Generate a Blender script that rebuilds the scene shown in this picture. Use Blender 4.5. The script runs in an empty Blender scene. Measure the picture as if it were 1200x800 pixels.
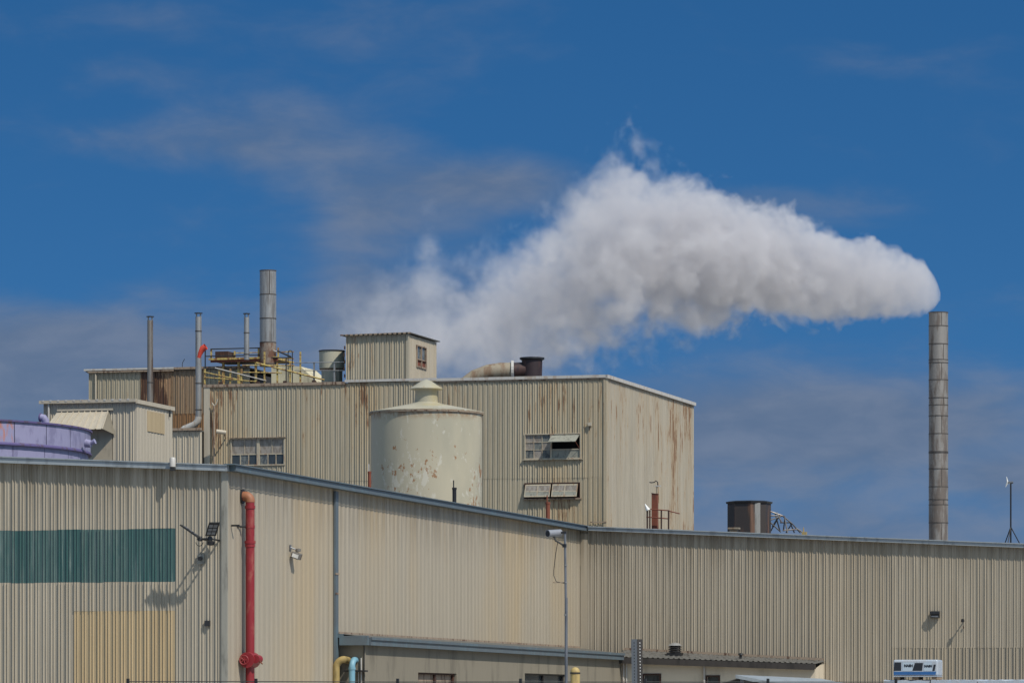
import bpy, bmesh, math, random
from mathutils import Vector
random.seed(7)
SC = bpy.context.scene
COL = SC.collection
# ---------------------------------------------------------------- camera, light, sky
EYE = 1.6
F = 5000.0                 # focal length in photograph pixels
HZ = 840.0                 # row of the horizon in photograph pixels
cd = bpy.data.cameras.new('camera'); cam = bpy.data.objects.new('camera', cd); COL.objects.link(cam)
cam.location = (0, 0, EYE); cam.rotation_euler = (math.pi/2, 0, 0)
cd.sensor_width = 36; cd.lens = 36*F/1200; cd.shift_y = (HZ-400)/1200
cd.clip_start = 0.5; cd.clip_end = 20000
SC.camera = cam
SUN_DIR = Vector((.665, -.747, 0)).normalized()
SUN_EL = math.radians(51)
sl = bpy.data.lights.new('sun', 'SUN'); sun = bpy.data.objects.new('sun', sl); COL.objects.link(sun)
sl.energy = 4.1; sl.angle = math.radians(1.2); sl.color = (1, .94, .84)
d = Vector((SUN_DIR.x*math.cos(SUN_EL), SUN_DIR.y*math.cos(SUN_EL), math.sin(SUN_EL)))
sun.rotation_euler = d.to_track_quat('Z', 'Y').to_euler(); sun.location = (60, -60, 90)
SC.view_settings.view_transform = 'Standard'; SC.view_settings.look = 'None'
SC.view_settings.exposure = -0.07; SC.view_settings.gamma = 1
SC.render.engine = 'CYCLES'
SC.cycles.use_denoising = True
SC.cycles.max_bounces = 6; SC.cycles.diffuse_bounces = 3; SC.cycles.volume_bounces = 4
SC.cycles.volume_step_rate = 0.6; SC.cycles.volume_max_steps = 256

class NT:
    """small helper to write node trees"""
    def __init__(s, tree): s.t = tree; s.n = tree.nodes; s.l = tree.links
    def node(s, typ, **kw):
        n = s.n.new(typ)
        for k, v in kw.items(): setattr(n, k, v)
        return n
    def put(s, sock, v):
        if isinstance(v, bpy.types.NodeSocket): s.l.new(v, sock)
        elif v is not None: sock.default_value = v
    def math(s, op, a, b=None, c=None, clamp=False):
        n = s.node('ShaderNodeMath', operation=op, use_clamp=clamp)
        for i, v in enumerate((a, b, c)):
            if v is not None: s.put(n.inputs[i], v)
        return n.outputs[0]
    def vmath(s, op, a, b=None):
        n = s.node('ShaderNodeVectorMath', operation=op)
        s.put(n.inputs[0], a)
        if b is not None: s.put(n.inputs[1], b)
        return n.outputs['Value'] if op in ('LENGTH', 'DOT_PRODUCT', 'DISTANCE') else n.outputs[0]
    def noise(s, vec, scale, detail=3, rough=.5, dist=0.0):
        n = s.node('ShaderNodeTexNoise'); s.put(n.inputs['Vector'], vec)
        n.inputs['Scale'].default_value = scale; n.inputs['Detail'].default_value = detail
        n.inputs['Roughness'].default_value = rough; n.inputs['Distortion'].default_value = dist
        return n.outputs[0]
    def smooth(s, v, a, b, lo=0.0, hi=1.0):
        n = s.node('ShaderNodeMapRange', interpolation_type='SMOOTHSTEP')
        s.put(n.inputs[0], v); s.put(n.inputs[1], a); s.put(n.inputs[2], b)
        s.put(n.inputs[3], lo); s.put(n.inputs[4], hi)
        return n.outputs[0]
    def mix(s, f, a, b, blend='MIX'):
        n = s.node('ShaderNodeMix', data_type='RGBA', blend_type=blend)
        s.put(n.inputs[0], f)
        for k, v in ((6, a), (7, b)):
            if isinstance(v, tuple): v = (*v[:3], 1)
            s.put(n.inputs[k], v)
        return n.outputs[2]
    def xyz(s, v):
        n = s.node('ShaderNodeSeparateXYZ'); s.put(n.inputs[0], v); return n.outputs
    def comb(s, x, y, z):
        n = s.node('ShaderNodeCombineXYZ')
        for i, v in enumerate((x, y, z)): s.put(n.inputs[i], v)
        return n.outputs[0]
    def ramp(s, f, stops):
        n = s.node('ShaderNodeValToRGB'); s.put(n.inputs[0], f); e = n.color_ramp.elements
        for k, (p, v) in enumerate(stops):
            q = e[0] if k == 0 else (e[len(e)-1] if k == len(stops)-1 else e.new(p))
            q.position = p; q.color = (v, v, v, 1)
        return n.outputs[0]

w = bpy.data.worlds.new('World'); SC.world = w; w.use_nodes = True
N = NT(w.node_tree); N.n.clear()
geo = N.node('ShaderNodeTexCoord').outputs['Generated']
dirn = N.vmath('NORMALIZE', geo)
sx, sy, sz = N.xyz(dirn)
up = N.comb(sx, sy, N.math('ADD', N.math('MULTIPLY', N.math('ABSOLUTE', sz), 1.35), .20))
sky = N.node('ShaderNodeTexSky', sky_type='NISHITA'); sky.sun_disc = False
sky.sun_elevation = SUN_EL; sky.sun_rotation = math.atan2(SUN_DIR.x, SUN_DIR.y)
sky.air_density = 1.0; sky.dust_density = .15; sky.ozone_density = 3.0
N.put(sky.inputs[0], up)
hs = N.node('ShaderNodeHueSaturation'); hs.inputs['Saturation'].default_value = 1.32; hs.inputs['Value'].default_value = 1.0
N.put(hs.inputs['Color'], sky.outputs[0])
skyc = N.mix(1.0, hs.outputs[0], (.80, .96, 1.02), 'MULTIPLY')
# thin broken cloud: noise over the whole sky, thickest low down
st = N.comb(sx, sy, N.math('MULTIPLY', sz, 2.6))
n1 = N.noise(st, 13, 6, .52, .5)
n2 = N.noise(N.vmath('ADD', st, (3.1, 1.7, .4)), 42, 5, .55, .3)
def blob(px, py, rx, ry):
    c = Vector(((px-600)/F, 1, (HZ-py)/F)).normalized()
    v = N.vmath('MULTIPLY', N.vmath('SUBTRACT', dirn, tuple(c)), (F/rx, 1.0, F/ry))
    return N.smooth(N.vmath('LENGTH', v), 1.0, 0.0)
cov = N.math('ADD', N.smooth(sz, .105, .030, 0.0, .40), N.smooth(sz, .18, .42, 0.0, .34))  # second term adds unseen cloud high up to whiten the fill light
for b, k in ((blob(300, 165, 260, 70), .30), (blob(500, 225, 260, 90), .40), (blob(130, 90, 160, 40), .08), (blob(620, 215, 150, 50), .2), (blob(60, 420, 380, 125), .62),
             (blob(420, 330, 90, 150), .20), (blob(880, 240, 300, 45), .24), (blob(960, 500, 420, 95), .34),
             (blob(190, 20, 110, 40), .12), (blob(470, 400, 280, 130), .42), (blob(1190, 560, 120, 40), .2), (blob(120, 170, 200, 40), .12)):
    cov = N.math('ADD', cov, N.math('MULTIPLY', b, k))
nn = N.math('ADD', N.math('MULTIPLY', n1, .62), N.math('MULTIPLY', n2, .38))
cm = N.smooth(N.math('ADD', nn, cov), .50, 1.02, 0.0, .86)
cloudc = N.mix(N.smooth(n2, .3, .7), (1.45, 2.15, 3.2), (2.05, 2.7, 3.65))
glow = N.smooth(N.vmath('DOT_PRODUCT', dirn, tuple(d)), -.25, .9, 1.0, 4.5)   # cloud scatters forward: brighter on the sun's side
cloudc = N.vmath('MULTIPLY', cloudc, N.comb(glow, N.math('MULTIPLY', glow, .95), N.math('ADD', N.math('MULTIPLY', glow, .72), .28)))
fin = N.mix(cm, skyc, cloudc)
bg = N.node('ShaderNodeBackground'); N.put(bg.inputs[0], fin); bg.inputs[1].default_value = .088
out = N.node('ShaderNodeOutputWorld'); N.l.new(bg.outputs[0], out.inputs[0])

# ---------------------------------------------------------------- site grid
TH = math.atan(.2742); CT, SN = math.cos(TH), math.sin(TH)
OX, OY = -9.38, 140.0      # corner of the front hall; s runs along its front (to the right), t along its side (away)
GZ = 1.45                  # yard level
def W(s, t, z): return Vector((OX + s*CT + t*SN, OY - s*SN + t*CT, z))
def depth(s, t): return OY - s*SN + t*CT
def S(px, t):
    r = (px-600)/F; return (r*(OY+t*CT) - OX - t*SN)/(CT + r*SN)
def T(px, s):
    r = (px-600)/F; return (r*(OY-s*SN) - OX - s*CT)/(SN - r*CT)
def Z(py, s, t): return EYE + (HZ-py)/F*depth(s, t)
def ST(px, Y):
    X = (px-600)/F*Y; dx, dy = X-OX, Y-OY
    return dx*CT - dy*SN, dx*SN + dy*CT

# ---------------------------------------------------------------- object helpers
def tag(o, label=None, cat=None, group=None, kind=None):
    for k, v in (('label', label), ('category', cat), ('group', group), ('kind', kind)):
        if v: o[k] = v
    return o
def thing(name, s, t, z, label, cat, group=None):
    o = bpy.data.objects.new(name, None); COL.objects.link(o); o.empty_display_size = .5
    o.location = W(s, t, z); o.rotation_euler = (0, 0, -TH); o['base'] = (s, t, z)
    return tag(o, label, cat, group)
class MB:
    """collects faces in site coordinates (s, t, z); build() links them as one mesh object"""
    def __init__(s): s.v = []; s.f = []
    def add(s, vs, fs):
        n = len(s.v); s.v += [tuple(p) for p in vs]; s.f += [tuple(n+i for i in f) for f in fs]; return s
    def box(s, a0, a1, b0, b1, c0, c1):
        return s.add([(a0,b0,c0),(a1,b0,c0),(a1,b1,c0),(a0,b1,c0),(a0,b0,c1),(a1,b0,c1),(a1,b1,c1),(a0,b1,c1)],
                     [(0,3,2,1),(4,5,6,7),(0,1,5,4),(1,2,6,5),(2,3,7,6),(3,0,4,7)])
    def prism(s, p0, p1, w_, h):
        """bar from p0 to p1, w_ a sideways vector, h a height or a vector"""
        p0, p1, w_ = Vector(p0), Vector(p1), Vector(w_); h = Vector((0, 0, h)) if not hasattr(h, '__len__') else Vector(h)
        return s.add([p0, p1, p1+w_, p0+w_, p0+h, p1+h, p1+w_+h, p0+w_+h],
                     [(0,3,2,1),(4,5,6,7),(0,1,5,4),(1,2,6,5),(2,3,7,6),(3,0,4,7)])
    def tube(s, pts, r, n=8, cap=True):
        pts = [Vector(p) for p in pts]; m = len(pts); base = len(s.v)
        rr = r if isinstance(r, (list, tuple)) else [r]*m
        prev = None
        for i, p in enumerate(pts):
            dv = (pts[min(i+1, m-1)] - pts[max(i-1, 0)]).normalized()
            if prev is None: a = dv.cross(Vector((0, 0, 1)) if abs(dv.z) < .9 else Vector((1, 0, 0))).normalized()
            else: a = (prev - dv*prev.dot(dv)).normalized()
            prev = a; b = dv.cross(a)
            for k in range(n):
                q = 2*math.pi*k/n; s.v.append(tuple(p + (a*math.cos(q)+b*math.sin(q))*rr[i]))
        for i in range(m-1):
            for k in range(n):
                k2 = (k+1) % n; s.f.append((base+i*n+k, base+i*n+k2, base+(i+1)*n+k2, base+(i+1)*n+k))
        if cap:
            s.f.append(tuple(base+k for k in range(n))[::-1]); s.f.append(tuple(base+(m-1)*n+k for k in range(n)))
        return s
    def lathe(s, cs, ct, prof, n=32, a0=0.0, a1=2*math.pi):
        """prof: list of (radius, z)"""
        base = len(s.v); full = abs(a1-a0-2*math.pi) < 1e-6; m = n if full else n+1
        for r, z in prof:
            for k in range(m):
                q = a0+(a1-a0)*k/n; s.v.append((cs+r*math.cos(q), ct+r*math.sin(q), z))
        for i in range(len(prof)-1):
            for k in range(n):
                k2 = (k+1) % m; s.f.append((base+i*m+k, base+i*m+k2, base+(i+1)*m+k2, base+(i+1)*m+k))
        return s
    def build(s, name, mat, parent=None, smooth=False, bevel=0):
        me = bpy.data.meshes.new(name)
        if parent is not None: b = Vector(parent['base'])
        else:
            vs = s.v; b = Vector(((min(v[0] for v in vs)+max(v[0] for v in vs))/2, (min(v[1] for v in vs)+max(v[1] for v in vs))/2, min(v[2] for v in vs)))
        me.from_pydata([tuple(Vector(v)-b) for v in s.v], [], s.f); me.materials.append(mat); me.update()
        if smooth:
            for p in me.polygons: p.use_smooth = True
            try: me.set_sharp_from_angle(angle=math.radians(38))
            except Exception: pass
        o = bpy.data.objects.new(name, me); COL.objects.link(o)
        if parent is not None:
            o.parent = parent if 'part' not in parent else parent
        else:
            o.location = W(*b); o.rotation_euler = (0, 0, -TH)
        o['base'] = tuple(b); 
        if bevel:
            m = o.modifiers.new('bevel', 'BEVEL'); m.width = bevel; m.segments = 2; m.limit_method = 'ANGLE'
        return o
def arc(c, r, a0, a1, ax, ay, n=6):
    c, ax, ay = Vector(c), Vector(ax), Vector(ay)
    return [c + (ax*math.cos(a0+(a1-a0)*i/n) + ay*math.sin(a0+(a1-a0)*i/n))*r for i in range(n+1)]

# ---------------------------------------------------------------- materials
def mat(name):
    m = bpy.data.materials.new(name); m.use_nodes = True; N = NT(m.node_tree)
    return m, N, N.n['Principled BSDF']
def pos(N): return N.node('ShaderNodeNewGeometry').outputs['Position']
def cladding(name, base, rust=0.0, rustc=(.17, .085, .045), dirt=.35, warm=.0, topz=None, var=.10, rough=.52, edge=None, drip=None):
    """painted ribbed steel: chalky variation sheet by sheet, vertical runs of dirt and rust"""
    m, N, B = mat(name); P = pos(N)
    base = (base[0]*1.03, base[1]*.99, base[2]*.985)
    rnd = N.node('ShaderNodeObjectInfo').outputs['Random']
    pz = N.vmath('MULTIPLY', P, (1, 1, .05)); pm = N.vmath('MULTIPLY', P, (1, 1, .25))
    st1 = N.noise(pz, 5.0, 4, .6); st2 = N.noise(pz, 16.0, 3, .6); big = N.noise(pm, .22, 4, .55); fine = N.noise(P, 9, 4, .65)
    c = N.mix(N.math('MULTIPLY', N.smooth(rnd, 0, 1), var*1.4), base, tuple(x*.70 for x in base))
    c = N.mix(N.smooth(st1, .35, .75, 0.0, dirt*.9), c, (base[0]*.60, base[1]*.585, base[2]*.56))
    c = N.mix(N.smooth(st2, .50, .80, 0.0, dirt*.6), c, (base[0]*.52, base[1]*.50, base[2]*.48))
    c = N.mix(N.smooth(fine, .52, .8, 0.0, .22), c, tuple(min(1, x*1.25) for x in base))
    if drip:
        dz = N.smooth(N.xyz(P)[2], drip-2.6, drip)
        c = N.mix(N.math('MULTIPLY', dz, N.smooth(st1, .38, .62, 0.0, .75)), c, (base[0]*.48, base[1]*.44, base[2]*.38))
    if warm: c = N.mix(N.math('MULTIPLY', N.smooth(big, .42, .68), warm), c, (.46, .33, .17))
    if rust:
        rn = N.noise(N.vmath('MULTIPLY', P, (1, 1, .12)), 3.8, 6, .70, .2)
        k = N.math('ADD', rn, N.math('MULTIPLY', N.math('SUBTRACT', big, .5), .7))
        if topz is not None:
            z = N.xyz(P)[2]; k = N.math('ADD', k, N.smooth(z, topz-6, topz, 0.0, .07))
        if edge: k = N.math('ADD', k, N.smooth(N.xyz(P)[1], edge[0], edge[1], 0.0, .075))
        th = .80 - .28*rust
        c = N.mix(N.smooth(k, th-.10, th+.10, 0.0, .35), c, (.42, .27, .13))
        c = N.mix(N.smooth(k, th, th+.10, 0.0, .92), c, rustc)
    N.put(B.inputs['Base Color'], c); B.inputs['Roughness'].default_value = rough
    bp = N.node('ShaderNodeBump'); bp.inputs['Strength'].default_value = .25; bp.inputs['Distance'].default_value = .02
    N.put(bp.inputs['Height'], N.noise(pm, 1.3, 3, .5)); N.put(B.inputs['Normal'], bp.outputs[0])
    return m
def paint(name, base, rough=.5, metal=0.0, wear=.25, wearc=None, scale=3.0, streak=.25, thr=.55, bump=0.0):
    m, N, B = mat(name); P = N.vmath('MULTIPLY', pos(N), (1, 1, streak))
    a = N.noise(P, scale, 5, .6); b = N.noise(P, scale*4.5, 3, .6)
    wc = wearc or tuple(x*.45 for x in base)
    c = N.mix(N.smooth(b, .35, .75, 0.0, wear*.6), base, tuple(x*.72 for x in base))
    c = N.mix(N.smooth(a, thr-.06, thr+.10, 0.0, wear*2.4 if wear*2.4 < 1 else 1.0), c, wc)
    N.put(B.inputs['Base Color'], c); B.inputs['Roughness'].default_value = rough; B.inputs['Metallic'].default_value = metal
    if bump:
        bp = N.node('ShaderNodeBump'); bp.inputs['Strength'].default_value = bump; bp.inputs['Distance'].default_value = .02
        N.put(bp.inputs['Height'], b); N.put(B.inputs['Normal'], bp.outputs[0])
    return m
def green_mat():
    m, N, B = mat('green_translucent'); P = pos(N); rnd = N.node('ShaderNodeObjectInfo').outputs['Random']
    a = N.noise(N.vmath('MULTIPLY', P, (1, 1, .25)), 3.0, 5, .65); b = N.noise(N.vmath('MULTIPLY', P, (1, 1, .03)), 11.0, 4, .65)
    c = N.mix(N.smooth(rnd, 0, 1), (.04, .095, .092), (.08, .13, .122))
    c = N.mix(N.smooth(a, .4, .7, 0.0, .7), c, (.035, .10, .095))
    c = N.mix(N.smooth(b, .50, .72, 0.0, .75), c, (.20, .25, .23))
    N.put(B.inputs['Base Color'], c); B.inputs['Roughness'].default_value = .4
    return m
BEI = (.42, .375, .275)
M = {}
M['A'] = cladding('front_sheet_paint', (.395, .362, .285), rust=.05, dirt=.5, var=.22, drip=10.4)
M['B'] = cladding('side_sheet_paint', (.375, .34, .265), rust=.0, dirt=.26, warm=.42, var=.10, drip=9.9)
M['C'] = cladding('right_sheet_paint', (.35, .316, .245), rust=.05, dirt=.5, warm=.12, var=.22, drip=9.9)
M['G'] = cladding('process_front_paint', (.41, .375, .28), rust=.56, dirt=.5, warm=.42, var=.16, topz=21.6)
M['Gs'] = cladding('process_side_paint', (.41, .385, .315), rust=.60, rustc=(.21, .12, .065), dirt=.5, warm=.15, var=.12, topz=21.0, edge=(260.0, 272.0))
M['P'] = cladding('penthouse_paint', (.40, .37, .28), rust=.45, dirt=.5, var=.12)
M['H'] = cladding('rear_wall_paint', (.38, .35, .26), rust=.12, dirt=.5, var=.12)
M['Hr'] = cladding('rear_wall_rusty', (.34, .22, .13), rust=1.08, rustc=(.06, .024, .014), dirt=.6, var=.5)
M['Hm'] = cladding('rear_wall_streaked', (.27, .20, .13), rust=1.0, rustc=(.11, .045, .022), dirt=.7, var=.5)
M['Hb'] = cladding('rear_wall_brown', (.26, .15, .07), rust=.6, rustc=(.13, .05, .025), dirt=.6, var=.3)
M['I'] = cladding('annex_paint', (.46, .42, .33), rust=.0, dirt=.35, var=.08)
M['green'] = green_mat()
M['yellow'] = cladding('yellowed_sheet', (.45, .36, .215), dirt=.4, rust=.08, var=.10)
M['fasA'] = paint('pale_grey_trim', (.31, .34, .36), .4, 0, .2)
M['fasB'] = paint('blue_grey_trim', (.10, .125, .145), .5, 0, .25, (.11, .17, .20))
M['trimlite'] = paint('grey_corner', (.31, .295, .25), .45, 0, .3)
M['white'] = paint('white_trim', (.48, .46, .43), .5, 0, .3, (.35, .27, .2), 4)
M['rusttrim'] = paint('rusted_trim', (.30, .23, .17), .8, 0, .4, (.09, .045, .03), 5)
M['dark'] = paint('dark_interior', (.03, .03, .032), .9, 0, .1)
M['roof'] = paint('roof_sheet', (.13, .125, .115), .6, .2, .4)
M['roofbrown'] = paint('brown_fascia', (.045, .038, .034), .6, 0, .3)
M['stucco'] = paint('shed_render', (.215, .19, .145), .85, 0, .22, scale=1.2, bump=.3)
M['cream'] = paint('cream_boards', (.62, .54, .42), .7, 0, .15, scale=1.0)
M['red'] = paint('red_pipe_paint', (.24, .015, .022), .5, 0, .34, (.30, .075, .06), 4.5, .4, .58)
M['orange'] = paint('faded_orange_elbow', (.30, .12, .06), .6, 0, .3, (.4, .08, .06), 5, 1)
M['blackmetal'] = paint('black_metal', (.025, .025, .027), .45, .3, .2, (.05, .05, .05))
M['galv'] = paint('galvanised', (.36, .355, .345), .48, .55, .32, (.20, .18, .165), 3.0, .12, .55)
M['galvdark'] = paint('dark_galvanised', (.24, .22, .20), .5, .45, .4, (.13, .09, .07), 3.0, .12, .52)
M['chimney'] = paint('chimney_steel', (.29, .27, .25), .55, .4, .4, (.17, .14, .12), 2.2, .18, .5)
M['stackband'] = paint('stack_band', (.10, .085, .075), .6, .3, .3)
M['violet'] = paint('violet_paint', (.27, .26, .40), .6, 0, .3, (.17, .16, .27), 2.0, .5)
M['violetrust'] = paint('violet_paint_peeling', (.27, .26, .40), .5, 0, .42, (.42, .17, .12), 3.2, .35, .54)
M['violetdark'] = paint('violet_rim', (.10, .08, .20), .6, 0, .3, (.08, .05, .06))
M['yelrail'] = paint('yellow_rail', (.50, .38, .12), .6, 0, .45, (.24, .12, .05), 6, .8, .5)
M['yelpipe'] = paint('yellow_pipe', (.38, .28, .11), .55, 0, .3)
M['bluepipe'] = paint('blue_pipe', (.17, .34, .43), .5, 0, .25)
M['darkrust'] = paint('dark_rust', (.045, .021, .016), .85, 0, .3, (.10, .04, .022), 3)
M['stackrust'] = paint('rusty_stack', (.25, .20, .16), .7, .1, .5, (.13, .06, .035), 2.2, .5, .46)
M['rust'] = paint('rust', (.19, .055, .03), .85, 0, .35, (.10, .035, .025), 4)
M['brownduct'] = paint('brown_duct', (.035, .022, .025), .6, .2, .35, (.07, .035, .03), 3)
M['tan'] = paint('tan_duct', (.29, .245, .18), .7, .1, .4, (.20, .13, .08), 2.5, .3, .5)
M['brownclad'] = paint('brown_clad', (.05, .040, .036), .55, .15, .4, (.15, .08, .05), 3, .1)
M['greyclad'] = paint('grey_strip', (.30, .29, .27), .55, .15, .3)
M['paleyellow'] = paint('pale_cream_cover', (.58, .52, .36), .6, 0, .25)
M['greydrum'] = paint('cream_drum', (.43, .41, .32), .6, 0, .3, (.20, .14, .09), 2, .2, .6)
M['windsock'] = paint('windsock_orange', (.75, .085, .05), .8, 0, .1)
M['glass'] = paint('dirty_glass', (.17, .18, .17), .22, 0, .5, (.07, .08, .085), 6, .6, .5)
M['glassdark'] = paint('dark_glass', (.045, .055, .062), .15, 0, .3, (.02, .02, .02), 6)
M['glasspale'] = paint('frosted_glass', (.30, .27, .235), .4, 0, .4, (.20, .17, .14), 6, .4, .5)
M['frame'] = paint('window_frame', (.42, .37, .28), .6, 0, .35, (.30, .18, .11), 6)
M['frosted'] = paint('frosted_sash', (.28, .28, .235), .5, 0, .5, (.17, .165, .14), 6, .5)
M['bollard'] = paint('bollard_yellow', (.44, .32, .12), .6, 0, .3)
M['camgrey'] = paint('camera_grey', (.25, .26, .29), .4, .1, .1)
M['polegrey'] = paint('pole_grey', (.20, .21, .23), .45, .5, .25)
M['film'] = paint('white_film', (.42, .45, .49), .3, 0, .35, (.40, .46, .54), 5, .6, .5, .5)
M['printdark'] = paint('dark_print', (.02, .022, .028), .35, 0, .1)
M['printblue'] = paint('blue_print', (.03, .12, .32), .35, 0, .15)
M['printlight'] = paint('light_print', (.45, .53, .60), .35, 0, .2)
M['wood'] = paint('pallet_wood', (.28, .19, .12), .85, 0, .3)
M['shadepanel'] = paint('tan_shade_panel', (.40, .34, .25), .6, 0, .15)
M['dish'] = paint('white_plastic', (.7, .7, .68), .4, 0, .1)
def ground_mat():
    m, N, B = mat('yard_concrete'); P = pos(N)
    c = N.mix(N.smooth(N.noise(P, .15, 5, .6), .4, .65), (.27, .255, .225), (.34, .32, .28))
    c = N.mix(N.smooth(N.noise(P, 14, 4, .7), .5, .75, 0.0, .5), c, (.20, .19, .165))
    N.put(B.inputs['Base Color'], c); B.inputs['Roughness'].default_value = .9
    return m
M['ground'] = ground_mat()
def silo_mat():
    m, N, B = mat('silo_paint'); P = pos(N); z = N.xyz(P)[2]
    base = (.445, .40, .295)
    c = N.mix(N.smooth(N.noise(N.vmath('MULTIPLY', P, (1, 1, .3)), .5, 4, .55), .35, .7), base, (.36, .335, .255))
    c = N.mix(N.smooth(N.math('MULTIPLY', N.smooth(N.noise(P, .35, 3, .5), .5, .7), N.smooth(z, 14.0, 18.5)), 0, 1, 0.0, .6), c, (.40, .33, .165))
    pn = N.noise(N.vmath('MULTIPLY', P, (1, 1, .45)), 3.6, 6, .66, .4)
    zone = N.math('MULTIPLY', N.smooth(N.noise(P, .30, 2, .5), .40, .60), N.smooth(z, 17.2, 14.8))
    c = N.mix(N.smooth(N.math('ADD', pn, N.math('MULTIPLY', zone, .10)),   .60, .67, 0.0, .45), c, (.60, .58, .51))
    rn = N.noise(N.vmath('ADD', N.vmath('MULTIPLY', P, (1, 1, .6)), (5, 3, 8)), 3.0, 5, .65)
    c = N.mix(N.smooth(N.math('ADD', rn, N.math('MULTIPLY', zone, .12)), .66, .70), c, (.28, .15, .07))
    c = N.mix(N.math('MULTIPLY', N.math('MULTIPLY', N.smooth(z, 17.9, 18.5), N.smooth(z, 18.60, 18.52)), N.smooth(rn, .40, .60)), c, (.28, .17, .09))
    N.put(B.inputs['Base Color'], c); B.inputs['Roughness'].default_value = .45
    return m
M['silo'] = silo_mat()

# ---------------------------------------------------------------- ribbed sheets
def rib_profile(pitch, dep, style):
    if style == 'fine':   # rounded shallow corrugation
        return [(0, 0), (.18*pitch, .25*dep), (.34*pitch, dep), (.62*pitch, dep), (.80*pitch, .25*dep)]
    return [(0, 0), (.06*pitch, 0), (.09*pitch, dep), (.17*pitch, dep), (.27*pitch, 0), (.42*pitch, 0), (.445*pitch, .75*dep), (.51*pitch, .75*dep), (.60*pitch, 0), (.80*pitch, .08*dep)]
def sheets(root, axis, a0, a1, fixed, zb, zt, m, pitch=.305, n=3, dep=.04, holes=(), out=None, style='rib', name='cladding_sheet', jit=.004, proud=0.0):
    """clad a wall with ribbed sheets n ribs wide. axis 's': wall along s facing -t; 't': wall along t facing +s.
       zb, zt: heights (number or function of the running coordinate); holes: (a0, a1, z0, z1)"""
    fb = zb if callable(zb) else (lambda a: zb); ft = zt if callable(zt) else (lambda a: zt)
    wdt = pitch*n; a = a0; prof = rib_profile(pitch, dep, style)
    def pt(x, o, z): return (x, fixed-o-proud, z) if axis == 's' else (fixed+o+proud, x, z)
    while a < a1-1e-4:
        e = min(a+wdt, a1); jj = random.uniform(0, jit); xs = []; dk = random.uniform(.72, 1.2) if style == 'rib' and jit else 1.0; sk = random.uniform(-.012, .012) if style == 'rib' and jit and name[:8] == 'cladding' else 0.0
        for k in range(n+1):
            for (u, o) in prof:
                x = a+k*pitch+u+(sk*pitch/.3 if 0 < u else 0)
                if x <= e+1e-6: xs.append((x, o*dk))
        if e-xs[-1][0] > 1e-4: xs.append((e, 0.0))
        for h in holes:
            for hx in h[:2]:
                if a < hx < e and min(abs(hx-x[0]) for x in xs) > 1e-4:
                    lo = max((x for x in xs if x[0] < hx), key=lambda q: q[0]); hi = min((x for x in xs if x[0] > hx), key=lambda q: q[0])
                    xs.append((hx, lo[1]+(hi[1]-lo[1])*(hx-lo[0])/(hi[0]-lo[0])))
        xs.sort(); mb = MB(); mb2 = MB()
        full = any(h[0] <= a+1e-6 and e-1e-6 <= h[1] for h in holes)
        for (x0, o0), (x1, o1) in zip(xs, xs[1:]):
            if x1-x0 < 1e-5: continue
            mid = (x0+x1)/2; rng = [(None, None)]
            for h in holes:
                if h[0] < mid < h[1]: rng = [(None, h[2]), (h[3], None)] if rng == [(None, None)] else [(None, h[2]), (h[3], rng[0][1])] + rng[1:]
            for (lo, hi) in rng:
                z00 = fb(x0) if lo is None else lo; z01 = fb(x1) if lo is None else lo
                z10 = ft(x0) if hi is None else hi; z11 = ft(x1) if hi is None else hi
                (mb2 if full and lo is None else mb).add([pt(x0, o0+jj, z00), pt(x1, o1+jj, z01), pt(x1, o1+jj, z11), pt(x0, o0+jj, z10)], [(0, 1, 2, 3)])
        for q in (mb, mb2):
            if q.v: q.build(name, m, root)
        a = e

# ---------------------------------------------------------------- ground
def ground():
    ys = [-300, 0, 30, 36, 44, 52, 60, 90, 130, 200, 320, 600, 1500, 6000]; xs = [-4000, -800, -200, -80, -30, 0, 30, 80, 200, 800, 4000]
    def h(y): q = min(1, max(0, (y-32)/24)); return GZ*q*q*(3-2*q)
    vs = [(x, y, h(y)) for y in ys for x in xs]; nx = len(xs)
    fs = [(j*nx+i, j*nx+i+1, (j+1)*nx+i+1, (j+1)*nx+i) for j in range(len(ys)-1) for i in range(nx-1)]
    me = bpy.data.meshes.new('ground'); me.from_pydata(vs, [], fs); me.materials.append(M['ground'])
    for p in me.polygons: p.use_smooth = True
    o = bpy.data.objects.new('ground', me); COL.objects.link(o); o['kind'] = 'structure'
ground()

# ---------------------------------------------------------------- front hall (left front and long side wall)
TC = T(680, 0)
EZ = 9.86
def roofz(s): return EZ - .050*s
hall = thing('front_hall', -12, 20, GZ, 'low beige ribbed metal hall at left front with blue trim and a green band', 'building')
zl = lambda a: roofz(a)-.12
P0, PW = -24.86, .275
gs1 = P0+PW*round((S(207, 0)-P0)/PW)+.0; gz0, gz1 = Z(681, gs1, 0), Z(619, gs1, 0)
ys0 = P0+PW*round((S(83, 0)-P0)/PW); yz = Z(715, gs1, 0)
stp = lambda q, f, k: (lambda a: q+k*math.sin(int((a-P0)/(3*PW)+.001)*f))
lo_e, hi_e = stp(gz0, 2.3, .012), stp(gz1, 1.7, .012)
sheets(hall, 's', gs1, 0, 0, GZ, zl, M['A'], pitch=PW, dep=.045)
sheets(hall, 's', P0, gs1, 0, hi_e, zl, M['A'], pitch=PW, dep=.045)
sheets(hall, 's', P0, gs1, 0, lo_e, hi_e, M['green'], pitch=PW, dep=.045, name='translucent_sheet')
sheets(hall, 's', P0, ys0, 0, GZ, lo_e, M['A'], pitch=PW, dep=.045)
sheets(hall, 's', ys0, gs1, 0, yz, lo_e, M['A'], pitch=PW, dep=.045)
sheets(hall, 's', ys0, gs1, 0, GZ, yz, M['yellow'], pitch=PW, dep=.045, name='yellowed_sheet')
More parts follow.
